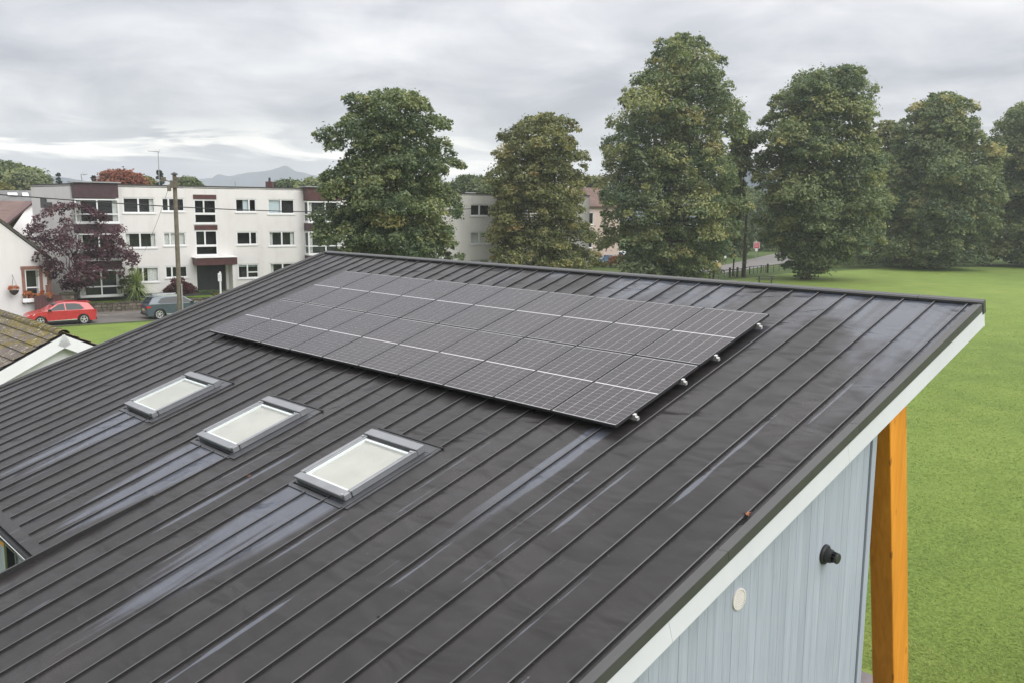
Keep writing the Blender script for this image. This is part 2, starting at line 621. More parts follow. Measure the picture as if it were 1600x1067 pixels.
MT = {}
MT['roof'] = roof_metal()
MT['seamtop'] = plain('seam_top_highlight', (0.075, 0.075, 0.078), 0.34, 0.3, 2.0, 0, 30, 0.5)  # lighter top strip: sky highlight of the fold put into the colour
MT['seam'] = plain('seam_metal', (0.016, 0.0155, 0.016), 0.40, 0.15, 3.0, 0.05, 30, 0.5)  # darker than the sheet: shade of the seam sides put into the colour
MT['gutter'] = plain('black_gutter', (0.020, 0.022, 0.024), 0.45, 0.2, 3.0)
MT['trim'] = plain('dark_trim', (0.047, 0.047, 0.048), 0.42, 0.12, 2.0, 0.1, 20, 0.5)
MT['seal'] = plain('dark_underlay', (0.022, 0.022, 0.023), 0.6)
MT['fascia'] = plain('white_fascia', (0.575, 0.58, 0.625), 0.45, 0.04, 1.5, 0.0, 30, 0.4)
MT['board'] = boards_mat()
MT['sheath'] = plain('wall_sheathing', (0.10, 0.12, 0.13), 0.8)
MT['glulam'] = glulam_mat()
MT['skyframe'] = plain('grey_aluminium', (0.20, 0.207, 0.218), 0.38, 0.10, 4.0, 0.05, 30, 0.5, 0.25)
MT['flash'] = plain('dark_flashing', (0.042, 0.044, 0.049), 0.4, 0.2, 3.0, 0.1, 8, 0.5)
MT['blind'] = plain('cream_blind', (0.435, 0.405, 0.375), 0.7, 0.08)
MT['glass'] = glass_mat()
MT['skyglass'] = glass_mat('skylight_glass', (0.95, 0.97, 0.96), 1.45, 0.03)
MT['pvframe'] = plain('black_anodised', (0.022, 0.022, 0.024), 0.4, 0.1, 3, 0, 30, 0.5)
MT['pvback'] = plain('cell_gap_backsheet', (0.50, 0.49, 0.50), 0.25, 0.04, 3, 0, 30, 0.5)
MT['alu'] = plain('bright_aluminium', (0.62, 0.62, 0.61), 0.35, 0.06, 3, 0, 30, 0.5, 0.6)
MT['black'] = plain('black_plastic', (0.018, 0.018, 0.019), 0.4, 0.1, 9)
MT['rubber'] = plain('tyre_rubber', (0.020, 0.020, 0.021), 0.8, 0.15, 9)
MT['cream'] = plain('off_white_plastic', (0.60, 0.57, 0.53), 0.5, 0.06, 6)
MT['tile'] = tile_mat()
MT['upvc'] = plain('white_upvc', (0.72, 0.72, 0.725), 0.35, 0.03, 2)
MT['harl'] = harl_mat('white_roughcast', (0.69, 0.665, 0.65), 0.34)
MT['harl2'] = harl_mat('cream_roughcast', (0.70, 0.675, 0.62), 0.28)
MT['pinkharl'] = harl_mat('pink_roughcast', (0.62, 0.50, 0.44), 0.3)
MT['cotwall'] = harl_mat('white_cottage_wall', (0.66, 0.64, 0.63), 0.20)
MT['brown'] = plain('brown_cladding', (0.085, 0.034, 0.034), 0.5, 0.22, 2.5, 0.2, 14, 0.4)
MT['brown2'] = plain('purple_brown_cladding', (0.065, 0.034, 0.042), 0.5, 0.22, 2.5, 0.2, 14, 0.4)
MT['dark'] = plain('dark_interior', (0.030, 0.032, 0.033), 0.7, 0.3, 0.8)
MT['door'] = plain('dark_door', (0.022, 0.024, 0.026), 0.4, 0.2, 2)
MT['curtain'] = plain('net_curtain', (0.72, 0.71, 0.68), 0.9, 0.12, 7)
MT['blindw'] = plain('pale_roller_blind', (0.62, 0.68, 0.72), 0.8, 0.05, 4)
MT['felt'] = plain('roof_felt', (0.075, 0.075, 0.075), 0.8, 0.3, 0.6)
MT['darkedge'] = plain('dark_roof_edge', (0.045, 0.040, 0.042), 0.6, 0.15)
MT['sand'] = plain('red_sandstone', (0.235, 0.120, 0.088), 0.85, 0.25, 4.0, 0.4, 30)
MT['slate'] = plain('grey_slate', (0.13, 0.13, 0.125), 0.75, 0.3, 1.2, 0.4, 6)
MT['browntile'] = plain('brown_roof_tile', (0.125, 0.075, 0.062), 0.8, 0.28, 1.0, 0.5, 7)
MT['stone'] = stone_mat('garden_stone', [(0.3, (0.075, 0.066, 0.052)), (0.5, (0.145, 0.125, 0.098)), (0.72, (0.25, 0.22, 0.175))], 3.0)
MT['mortar'] = plain('dark_mortar', (0.055, 0.050, 0.043), 0.9, 0.3, 2)
MT['cope'] = stone_mat('mossy_cope_stone', [(0.3, (0.050, 0.052, 0.030)), (0.55, (0.105, 0.095, 0.068)), (0.75, (0.17, 0.15, 0.115))], 3.0)
MT['road'] = road_mat()
MT['pave'] = plain('worn_pavement', (0.17, 0.15, 0.135), 0.75, 0.25, 0.8, 0.3, 30)
MT['kerb'] = plain('kerb_stone', (0.20, 0.185, 0.17), 0.8, 0.25, 1.5, 0.3, 20)
MT['patio'] = plain('grey_patio_slabs', (0.155, 0.135, 0.135), 0.7, 0.2, 1.5, 0.3, 30)
MT['polewood'] = plain('weathered_pole_wood', (0.135, 0.112, 0.088), 0.85, 0.3, 6.0, 0.4, 25)
MT['fencewood'] = plain('dark_fence_paint', (0.045, 0.032, 0.028), 0.6, 0.3, 4)
MT['bark'] = plain('tree_bark', (0.055, 0.045, 0.036), 0.9, 0.4, 5, 0.6, 14, 0.2, 0, 0, 'Object', 0.05)
MT['wire'] = plain('black_cable', (0.02, 0.02, 0.02), 0.6)
MT['galv'] = plain('galvanised_steel', (0.34, 0.35, 0.36), 0.45, 0.12, 5, 0, 30, 0.5, 0.5)
MT['field'] = grass_mat('field_turf', (0.094, 0.140, 0.031), (0.138, 0.194, 0.041), (0.180, 0.238, 0.055), 1.0, (0.205, 0.240, 0.062))
MT['lawn'] = grass_mat('lawn_turf', (0.10, 0.17, 0.028), (0.145, 0.225, 0.036), (0.19, 0.27, 0.05), 2.5, (0.19, 0.235, 0.05))
MT['rough'] = grass_mat('rough_turf', (0.035, 0.062, 0.016), (0.060, 0.092, 0.024), (0.09, 0.115, 0.035), 1.5, (0.12, 0.11, 0.045))
MT['hill'] = plain('hazy_moor', (0.035, 0.050, 0.072), 0.9, 0.35, 0.004)  # bluish tone: distance haze put into the base colour
MT['yellow'] = plain('yellow_grit_bin_plastic', (0.58, 0.47, 0.19), 0.5, 0.08, 3)
MT['signred'] = plain('red_sign_face', (0.55, 0.060, 0.075), 0.4, 0.04)
MT['white'] = plain('white_paint', (0.80, 0.80, 0.79), 0.45, 0.04)
MT['bluebin'] = plain('blue_bin_plastic', (0.10, 0.26, 0.40), 0.4, 0.05)
MT['gate'] = plain('brown_gate_boards', (0.085, 0.036, 0.034), 0.6, 0.25, 3)
MT['benchwood'] = plain('grey_green_bench_wood', (0.045, 0.047, 0.040), 0.8, 0.3, 5)
MT['orange'] = leaf_mat('orange_flowers', [(0.0, (0.34, 0.06, 0.02)), (0.45, (0.58, 0.16, 0.04)), (0.7, (0.62, 0.30, 0.16)), (1.0, (0.10, 0.13, 0.04))], 0.2)
MT['lime'] = leaf_mat('lime_leaves', [(0.0, (0.080, 0.112, 0.062)), (0.35, (0.142, 0.176, 0.088)), (0.65, (0.222, 0.248, 0.118)), (0.88, (0.305, 0.318, 0.138)), (1.0, (0.34, 0.30, 0.135))])
MT['lime2'] = leaf_mat('turning_lime_leaves', [(0.0, (0.085, 0.098, 0.044)), (0.35, (0.150, 0.162, 0.070)), (0.65, (0.225, 0.225, 0.095)), (0.88, (0.285, 0.250, 0.105)), (1.0, (0.32, 0.225, 0.10))])
MT['green'] = leaf_mat('broad_green_leaves', [(0.0, (0.046, 0.068, 0.030)), (0.5, (0.090, 0.122, 0.048)), (1.0, (0.165, 0.188, 0.072))])
MT['conif'] = leaf_mat('conifer_needles', [(0.0, (0.016, 0.028, 0.020)), (0.5, (0.028, 0.046, 0.030)), (1.0, (0.05, 0.07, 0.04))], 0.1)
MT['purple'] = leaf_mat('purple_plum_leaves', [(0.0, (0.036, 0.016, 0.024)), (0.5, (0.078, 0.034, 0.047)), (1.0, (0.145, 0.068, 0.082))], 0.22)
MT['acer'] = leaf_mat('dark_red_acer_leaves', [(0.0, (0.035, 0.010, 0.013)), (0.5, (0.075, 0.022, 0.026)), (1.0, (0.12, 0.040, 0.040))], 0.2)
MT['rust'] = leaf_mat('rust_red_leaves', [(0.0, (0.14, 0.042, 0.026)), (0.5, (0.24, 0.080, 0.044)), (1.0, (0.30, 0.13, 0.065))], 0.2)
MT['gold'] = leaf_mat('yellow_green_leaves', [(0.0, (0.075, 0.080, 0.022)), (0.5, (0.15, 0.145, 0.040)), (1.0, (0.24, 0.20, 0.06))], 0.2)
MT['cord'] = leaf_mat('cordyline_blades', [(0.0, (0.13, 0.17, 0.06)), (0.5, (0.26, 0.33, 0.12)), (1.0, (0.42, 0.44, 0.22))], 0.2)
MT['deadleaf'] = plain('dead_leaf', (0.32, 0.12, 0.055), 0.7, 0.3, 40)
MT['blade'] = leaf_mat('grass_blades', [(0.0, (0.132, 0.190, 0.041)), (0.45, (0.184, 0.250, 0.055)), (0.8, (0.230, 0.290, 0.069)), (1.0, (0.29, 0.305, 0.095))], 0.35, 0.7)


def cell_mat():
    m, t = new_mat('solar_cell')
    co = objco(t)
    n = t.noise(co, 1.4, 3.0, 0.5)
    setp(t, base=t.mix(n, (0.021, 0.018, 0.021), (0.034, 0.029, 0.032)), rough=0.15, spec=0.30)
    t.bs.inputs['Coat Roughness'].default_value = 0.12
    return m


MT['cell'] = cell_mat()


def paint(name, col, coat=0.8, rough=0.35, metal=0.0):
    m, t = new_mat(name)
    setp(t, base=col, rough=rough, coat=coat, metal=metal, spec=0.5)
    t.bs.inputs['Coat Roughness'].default_value = 0.06
    n = t.noise(objco(t), 1.5, 3.0, 0.5)
    setp(t, base=t.mix(t.mrange(n, 0.35, 0.7, 0.0, 0.25), col, tuple(c * 0.7 for c in col)))
    return m


MT['redpaint'] = paint('red_car_paint', (0.44, 0.020, 0.028))
MT['greypaint'] = paint('grey_car_paint', (0.055, 0.075, 0.098), 0.6, 0.35, 0.1)
MT['bluepaint'] = paint('blue_car_paint', (0.045, 0.11, 0.22))
MT['palebluepaint'] = paint('pale_blue_car_paint', (0.28, 0.42, 0.52))
MT['whitepaint'] = paint('white_car_paint', (0.72, 0.73, 0.74))
MT['carglass'] = plain('car_glass', (0.016, 0.020, 0.023), 0.10, 0.1, 2, 0, 30, 0.35)
MT['taillight'] = plain('red_tail_lamp', (0.42, 0.015, 0.020), 0.2, 0.1, 3, 0, 30, 0.6, 0, 0.6)
MT['headlight'] = plain('clear_head_lamp', (0.62, 0.64, 0.65), 0.15, 0.1, 3, 0, 30, 0.6, 0, 0.6)
MT['alloy'] = plain('silver_alloy', (0.58, 0.58, 0.58), 0.35, 0.05, 3, 0, 30, 0.5, 0.5)
MT['chrome'] = plain('chrome_strip', (0.68, 0.69, 0.70), 0.25, 0.03, 3, 0, 30, 0.5, 0.7)

# ------------------------------------------------------------------ ground, roads (setting)
FAC0 = Vector((-29.0, 67.0, 0.0))
FS = Vector((0.8173, 0.5762, 0.0))       # along the street and the flats
FN = Vector((0.5762, -0.8173, 0.0))      # towards the camera


def st(s, q, z=0.0):
    return FAC0 + FS * s + FN * q + Vector((0, 0, z))


def structure(mb, name, mat, smooth=False):
    o = mb.build(name, mat, None, smooth)
    o['kind'] = 'structure'
    return o


g = MB()
g.quad((-2200, -120, 0), (2200, -120, 0), (2200, 2100, 0), (-2200, 2100, 0))
structure(g, 'ground', MT['rough'])
g = MB()                                   # the playing field: near side of the street, out to the trees
fld = [(-30, -40), (160, -40), (190, 150)] + [tuple(gr(x, y)[:2]) for x, y in ((1600, 417.5), (1400, 419), (1310, 424), (1228, 428), (1150, 437), (1090, 441))] + \
      [tuple(st(44, 9.6)[:2]), tuple(st(-40, 9.6)[:2]), (-66, 10)]
g.quad(*[(x, y, 0.006) for x, y in fld])
structure(g, 'field', MT['field'])
g = MB()
P2 = [Vector((p[0], p[1], 0)) for p in (gr(1062, 437), gr(1110, 430), gr(1160, 423), (gr(1240, 409)), gr(1300, 397), gr(1350, 388))]
P3 = [Vector((p[0], p[1], 0)) for p in (gr(1062, 420), gr(1110, 418), gr(1140, 413), gr(1205, 398), gr(1262, 384.5), gr(1300, 376))]
a_edge = [st(-60, 8.9), st(46, 8.9)] + P2[1:]
b_edge = [st(-60, 5.0), st(46, 4.0)] + P3[1:]
for i in range(len(a_edge) - 1):
    g.quad(*[Vector((p.x, p.y, 0.012)) for p in (a_edge[i], a_edge[i + 1], b_edge[i + 1], b_edge[i])])
structure(g, 'road', MT['road'])
g = MB()
for i in range(-24, 22):
    a = st(i * 2.0, 4.95)
    b = st(i * 2.0 + 1.985, 4.95)
    g.prism([a, b, b + FN * 0.13, a + FN * 0.13], (0, 0, 0.115))
structure(g, 'kerb', MT['kerb'])
g = MB()
g.prism([st(-60, 3.3), st(44, 3.3), st(44, 4.945), st(-60, 4.945)], (0, 0, 0.10))
structure(g, 'pavement', MT['pave'])
g = MB()
g.prism([st(-3.6, -0.2), st(60, -0.2), st(60, 2.95), st(-3.6, 2.95)], (0, 0, 0.62))
structure(g, 'garden_lawn', MT['lawn'])

# ------------------------------------------------------------------ the hall
UH = Vector((0.6860937, -0.7275132, 0.0))
VH = Vector((0.7275132, 0.6860937, 0.0))
HT = Vector((-6.1051814, 17.9634437, 0.0))          # lower left corner of the solar array, on the ground
ZT = 5.1167                                         # height of that corner's top face
PITCH = math.radians(18.0555)
SP, CP = math.sin(PITCH), math.cos(PITCH)
hall = thing('hall', 'single pitch community hall with dark standing seam metal roof and pale blue boarded walls', 'hall',
             HT, math.atan2(UH.y, UH.x))


def R(u, v, n=0.0):
    """roof coordinates -> hall-local; n = 0 is the roof sheet, the array top lies at n = 0.12"""
    n -= 0.12
    return Vector((u, v * CP - n * SP, ZT + v * SP + n * CP))


def zroof(y, n=0.0):
    """height of the roof face n above the sheet at hall-local y"""
    k = n - 0.12
    v = (y + k * SP) / CP
    return ZT + v * SP + k * CP


def rbox(mb, u0, u1, v0, v1, n0, n1):
    return mb.hexa([R(u0, v0, n0), R(u1, v0, n0), R(u1, v1, n0), R(u0, v1, n0),
                    R(u0, v0, n1), R(u1, v0, n1), R(u1, v1, n1), R(u0, v1, n1)])


VR, VE1, VE2 = 4.56, -5.22, -7.4          # ridge, eave of the left part, eave of the right part
UL, US, UR = -2.70, 5.85, 12.995           # left verge, step, right verge
deck = MB()
rbox(deck, UL + .05, UR - .03, VE1, VR - .03, -0.235, -0.012)
rbox(deck, US + .03, UR - .03, VE2 + .05, VE1, -0.235, -0.012)
roof = deck.build('roof', MT['seal'], hall)

seams = [12.85 - 0.412 * k for k in range(-1, 39)][::-1]
rng = random.Random(4)
SKY = [(1.94, 3.05), (4.74, 5.85), (7.53, 8.63)]
SKV0, SKV1 = -2.53, -1.31


def sheet_mesh(u0, u1, v0, v1, seed, seam=True):
    """one tray: gently quilted pan with an upstand seam along its left edge"""
    r = np.random.default_rng(seed)
    nu, nv = 6, max(4, int((v1 - v0) / 0.22))
    mb = MB()
    ph = r.uniform(0, 6.28, 5)
    am = r.uniform(0.4, 1.0, 5) * 0.0011
    vs = []
    for j in range(nv + 1):
        for i in range(nu + 1):
            fu, v = i / nu, v0 + (v1 - v0) * j / nv
            wv = sum(am[k] * math.sin(v * (1.2 + 1.7 * k) + ph[k]) for k in range(5)) * (4 * fu * (1 - fu)) ** 2
            vs.append(R(u0 + (u1 - u0) * fu, v, wv))
    fs = [(j * (nu + 1) + i, j * (nu + 1) + i + 1, (j + 1) * (nu + 1) + i + 1, (j + 1) * (nu + 1) + i) for j in range(nv) for i in range(nu)]
    mb.add(vs, fs)
    if seam:
        ve = v0 + (0.15 if v0 < -5 else 0.0)
        u = u0
        mb.mat(1)
        rbox(mb, u - .004, u + .008, ve, v1, -0.002, 0.0215)
        rbox(mb, u - .012, u - .004, ve, v1, 0.011, 0.020)
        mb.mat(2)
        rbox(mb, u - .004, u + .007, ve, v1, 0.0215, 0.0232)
        mb.mat(0)
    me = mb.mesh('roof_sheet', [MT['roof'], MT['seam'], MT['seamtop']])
    for p in me.polygons[:len(fs)]:
        p.use_smooth = True
    return me


for k in range(len(seams)):
    u0 = seams[k]
    u1 = seams[k + 1] if k + 1 < len(seams) else UR
    if u0 < UL + 0.02 or u0 > UR - 0.05:
        continue
    if k + 1 < len(seams) and seams[k + 1] > UR - .05:
        u1 = UR - .02
    ve = VE2 if u0 > US - 0.05 else VE1
    pieces = [(ve, VR)]
    for a, b in SKY:
        if u0 + .02 >= a - .06 and u1 - .02 <= b + .06:
            pieces = [(ve, SKV0 - .10), (SKV1 + .13, VR)]
    for q, (va, vb) in enumerate(pieces):
        link('roof_sheet', sheet_mesh(u0, u1, va, vb, k * 3 + q), roof)
# the narrow first tray beside the left verge
u1 = [s for s in seams if s > UL + .02][0]
link('roof_sheet', sheet_mesh(UL + .01, u1, VE1, VR, 999, False), roof)

# ridge capping and verge trims, in lengths with open joints
L = MB()
ridge_len = [(-2.66, 0.4), (0.405, 3.4), (3.405, 6.4), (6.405, 9.4), (9.405, 12.2), (12.205, UR + .037)]
for a, b in ridge_len:
    mb = MB()
    rbox(mb, a, b, VR - .005, VR + .08, -0.13, 0.052)
    rbox(mb, a, b, VR - .03, VR - .005, 0.004, 0.048)
    mb.build('ridge_cap', MT['trim'], hall, bevel=0.006)
for a, b in ((VE2, -5.7), (-5.696, -3.57), (-3.566, -1.35), (-1.346, 1.15), (1.154, 3.75), (3.754, VR - .035)):
    mb = MB()
    rbox(mb, UR - .018, UR + .035, a, b, -0.074, 0.032)
    rbox(mb, UR - .07, UR - .018, a, b, 0.002, 0.024)
    mb.build('verge_trim', MT['trim'], hall)
for a, b in ((VE2, -4.6), (-4.597, -2.25), (-2.247, 0.9), (0.903, VR + .06)):
    mb = MB()
    mb.hexa([R(UR + .002, a, -.305), R(UR + .022, a, -.305), R(UR + .022, b, -.305), R(UR + .002, b, -.305),
             R(UR + .002, a, -.076), R(UR + .022, a, -.076), R(UR + .022, b, -.076), R(UR + .002, b, -.076)])
    mb.build('fascia_board', MT['fascia'], hall)
mb = MB()
rbox(mb, UL - .05, UL + .01, VE1, VR - .035, -0.15, 0.045)
rbox(mb, UL + .01, UL + .05, VE1, VR - .035, 0.002, 0.030)
mb.build('verge_trim', MT['trim'], hall, bevel=0.005)
mb = MB()
rbox(mb, UL - .035, UL - .015, VE1, VR + .038, -0.318, -0.152)
mb.build('fascia_board', MT['fascia'], hall)
mb = MB()                                                            # verge of the step between the two eaves
mb.hexa([R(US - .03, VE2, -.16), R(US + .005, VE2, -.16), R(US + .005, VE1 + .5, -.16), R(US - .03, VE1 + .5, -.16),
         R(US - .03, VE2, .085), R(US + .005, VE2, .085), R(US + .005, VE1 + .5, .060), R(US - .03, VE1 + .5, .060)])
mb.hexa([R(US - .03, VE1 + .501, -.02), R(US + .005, VE1 + .501, -.02), R(US + .005, VE1 + 1.5, -.02), R(US - .025, VE1 + 1.5, -.02),
         R(US - .03, VE1 + .501, .060), R(US + .005, VE1 + .501, .060), R(US + .005, VE1 + 1.5, .036), R(US - .025, VE1 + 1.5, .036)])
mb.build('verge_trim', MT['seam'], hall)
mb = MB()
rbox(mb, US - .025, US - .008, VE2, VE1 + .02, -0.30, -0.165)
mb.build('fascia_board', MT['fascia'], hall)
mb = MB()                                                            # front fascia and soffit of the canopy
rbox(mb, UL - .03, UR + .02, VR + .04, VR + .062, -0.318, -0.205)
mb.build('fascia_board', MT['fascia'], hall)
mb = MB()
rbox(mb, UL - .01, UR, VE1 + .1, VR + .035, -0.315, -0.297)
rbox(mb, US, UR, VE2 + .1, VE1 + .1, -0.315, -0.297)
mb.build('soffit', MT['fascia'], hall)
# eaves gutter: half round trough with a lip and its highlight strip
for ua, ub, ve in ((UL - .03, US - .04, VE1), (US - .02, UR, VE2)):
    mb = MB()
    c0, c1 = R(ua, ve, -.075) + Vector((0, -0.047, 0)), R(ub, ve, -.075) + Vector((0, -0.047, 0))
    n = 9
    vs = []
    for c in (c0, c1):
        for r in (0.052, 0.047):
            for i in range(n):
                t = math.pi * i / (n - 1)
                vs.append(c + Vector((0, math.cos(t) * r, -math.sin(t) * r + 0.02)))
    fs = []
    for i in range(n - 1):
        fs += [(i, i + 1, 2 * n + i + 1, 2 * n + i), (n + i + 1, n + i, 3 * n + i, 3 * n + i + 1)]
    fs += [(0, 2 * n, 3 * n, n), (n - 1, 2 * n - 1, 4 * n - 1, 3 * n - 1)]
    mb.add(vs, fs)
    rbox(mb, ua, ub, ve - .11, ve - .103, -0.06, -0.042)
    gob = mb.build('gutter', MT['gutter'], hall)
    mb = MB()
    mb.tube(c0 + Vector((0, -.054, .024)), c1 + Vector((0, -.054, .024)), .006, .006, 6)
    mb.build('lip_highlight', MT['alu'], gob)  # bright strip stands in for the highlight on the outer lip

# walls: sheathing with separate boards on the gable end, the stepped eaves and the rear
YW1, YW0, YS = 2.09, -6.6, -4.72
XW0, XW1, XS = -2.25, 12.78, 6.15


def wall_top(y):
    return zroof(y, -0.32)


wall = MB()
wall.prism([(XW1 - .03, YW0, 0), (XW1 - .03, YW1 - .03, 0), (XW1 - .03, YW1 - .03, wall_top(YW1) + .03), (XW1 - .03, YW0, wall_top(YW0) + .03)], (-0.16, 0, 0))
wall.prism([(XW0 + .03, YS, 0), (XW0 + .03, YW1 - .03, 0), (XW0 + .03, YW1 - .03, wall_top(YW1) + .03), (XW0 + .03, YS, wall_top(YS) + .03)], (0.16, 0, 0))
wall.box((XW0 + .19, YS + .03, 0), (XS - .02, YS + .19, wall_top(YS) + .08))
wall.box((XS, YW0 + .03, 0), (XW1 - .2, YW0 + .19, wall_top(YW0) + .05))
wall.prism([(XS, YW0, 0), (XS, YS, 0), (XS, YS, wall_top(YS) + .03), (XS, YW0, wall_top(YW0) + .03)], (0.16, 0, 0))
wall.box((XW0 + .19, YW1 - .19, 0), (XW1 - .19, YW1 - .03, wall_top(YW1) + .02))
wobj = wall.build('wall', MT['sheath'], hall)
BW = 0.142
y = YW1 - 0.125
i = 0
while y > YW0 + .05:
    y0 = max(y - BW + 0.0028, YW0)
    t = rng.uniform(-.0012, .0012)
    mb = MB()
    mb.prism([(XW1 - .025, y0, 0.12), (XW1 - .025, y, 0.12), (XW1 - .025, y, wall_top(y) + .015), (XW1 - .025, y0, wall_top(y0) + .015)], (0.025 + t, 0, 0))
    mb.build('cladding_board', MT['board'], wobj)
    y -= BW
mb = MB()                                                            # corner board at the front edge of the gable wall
mb.box((XW1 - .03, YW1 - .105, 0.10), (XW1 + .022, YW1, wall_top(YW1) + .02))
mb.build('corner_board', MT['board'], wobj, bevel=0.004)
x = XW0 + .05
while x < XS - .03:
    mb = MB()
    mb.box((x, YS + .003, 0.12), (min(x + BW - .004, XS - .02), YS + .028, wall_top(YS) + .06))
    mb.build('cladding_board', MT['board'], wobj)
    x += BW
yy = YW0 + .05
while yy < YS - .03:
    mb = MB()
    y1 = min(yy + BW - .006, YS - .02)
    mb.prism([(XS - .026, yy, .12), (XS - .026, y1, .12), (XS - .026, y1, wall_top(y1) + .015), (XS - .026, yy, wall_top(yy) + .015)], (0.025, 0, 0))
    mb.build('cladding_board', MT['board'], wobj)
    yy += BW
dp = MB()                                                            # square downpipe below the left eave
dp.box((4.00, YS - .125, 0.0), (4.12, YS - .032, 3.1))
dp.tube((4.06, R(0, VE1, 0).y - .05, R(0, VE1, -.12).z), (4.06, YS - .08, 3.05), 0.035, 0.035, 8)
dp.build('downpipe', MT['black'], hall)
mb = MB()                                                            # timber lintel over a window beside the downpipe
mb.box((2.4, YS - .001, 2.80), (3.95, YS + .034, 2.95))
mb.build('window_lintel', MT['glulam'], hall)

# leaning glulam canopy post
pt = MB()
dz = (5.35 - 0.0)
lean = 0.187
yb = 3.16 + 1.595 * lean
ytp = yb - 5.42 * lean
pt.hexa([(12.47, yb, 0), (12.755, yb, 0), (12.755, yb + .43, 0), (12.47, yb + .43, 0),
         (12.47, ytp, zroof(ytp, -.32)), (12.755, ytp, zroof(ytp, -.32)), (12.755, ytp + .43, zroof(ytp + .43, -.32)), (12.47, ytp + .43, zroof(ytp + .43, -.32))])
pobj = pt.build('canopy_post', MT['glulam'], hall, bevel=0.008)
mb = MB()
mb.box((12.44, yb - .02, 0.02), (12.785, yb + .45, 0.05))
mb.build('base_plate', MT['trim'], pobj)

# gable fittings: flue terminal and round louvre
def onwall(yl, zl):
    return Vector((XW1 + .001, yl, zl))


fl = MB()
c = onwall(1.028, 3.913)
fl.lathe(c, (1, 0, 0), [(0, 0.0), (0, 0.112), (0.022, 0.108), (0.034, 0.088)], 22)
fl.lathe(c, (1, -0.05, -0.02), [(0.02, 0.084), (0.085, 0.074), (0.09, 0.064), (0.11, 0.062)], 20)
fobj = fl.build('flue_terminal', MT['black'], hall, smooth=False)
fl = MB()
for k in range(9):
    t = 2 * math.pi * k / 9
    p = c + Vector((0.105, math.cos(t) * .052, math.sin(t) * .052))
    fl.tube(p, p + Vector((0.045, -.003, -.001)), 0.007, 0.006, 5)
fl.lathe(c + Vector((0.145, -.008, -.003)), (1, -0.05, -0.02), [(0, 0.02), (0, 0.060), (0.018, 0.058), (0.024, 0.048), (0.024, 0.0)], 18)
fl.build('flue_grille', MT['pvframe'], fobj)
vt = MB()
c = onwall(-0.641, 3.906)
RVV = 0.098
vt.lathe(c, (1, 0, 0), [(0, RVV + .012), (0.014, RVV + .010), (0.016, RVV - .006), (0.002, RVV - .008)], 30)
vobj = vt.build('round_vent', MT['cream'], hall)
mb = MB()
mb.lathe(c, (1, 0, 0), [(0.003, RVV - .007), (0.003, 0.0)], 30)
mb.build('vent_core', MT['trim'], vobj)
for k in range(9):
    zz = -RVV + .018 + k * (2 * RVV - .036) / 8
    hw = math.sqrt(max(1e-4, (RVV - .006) ** 2 - zz * zz))
    mb = MB()
    mb.prism([(c.x + .004, c.y - hw, c.z + zz - .003), (c.x + .015, c.y - hw, c.z + zz - .008), (c.x + .015, c.y - hw, c.z + zz - .002), (c.x + .004, c.y - hw, c.z + zz + .003)], (0, 2 * hw, 0))
    mb.build('slat', MT['cream'], vobj)

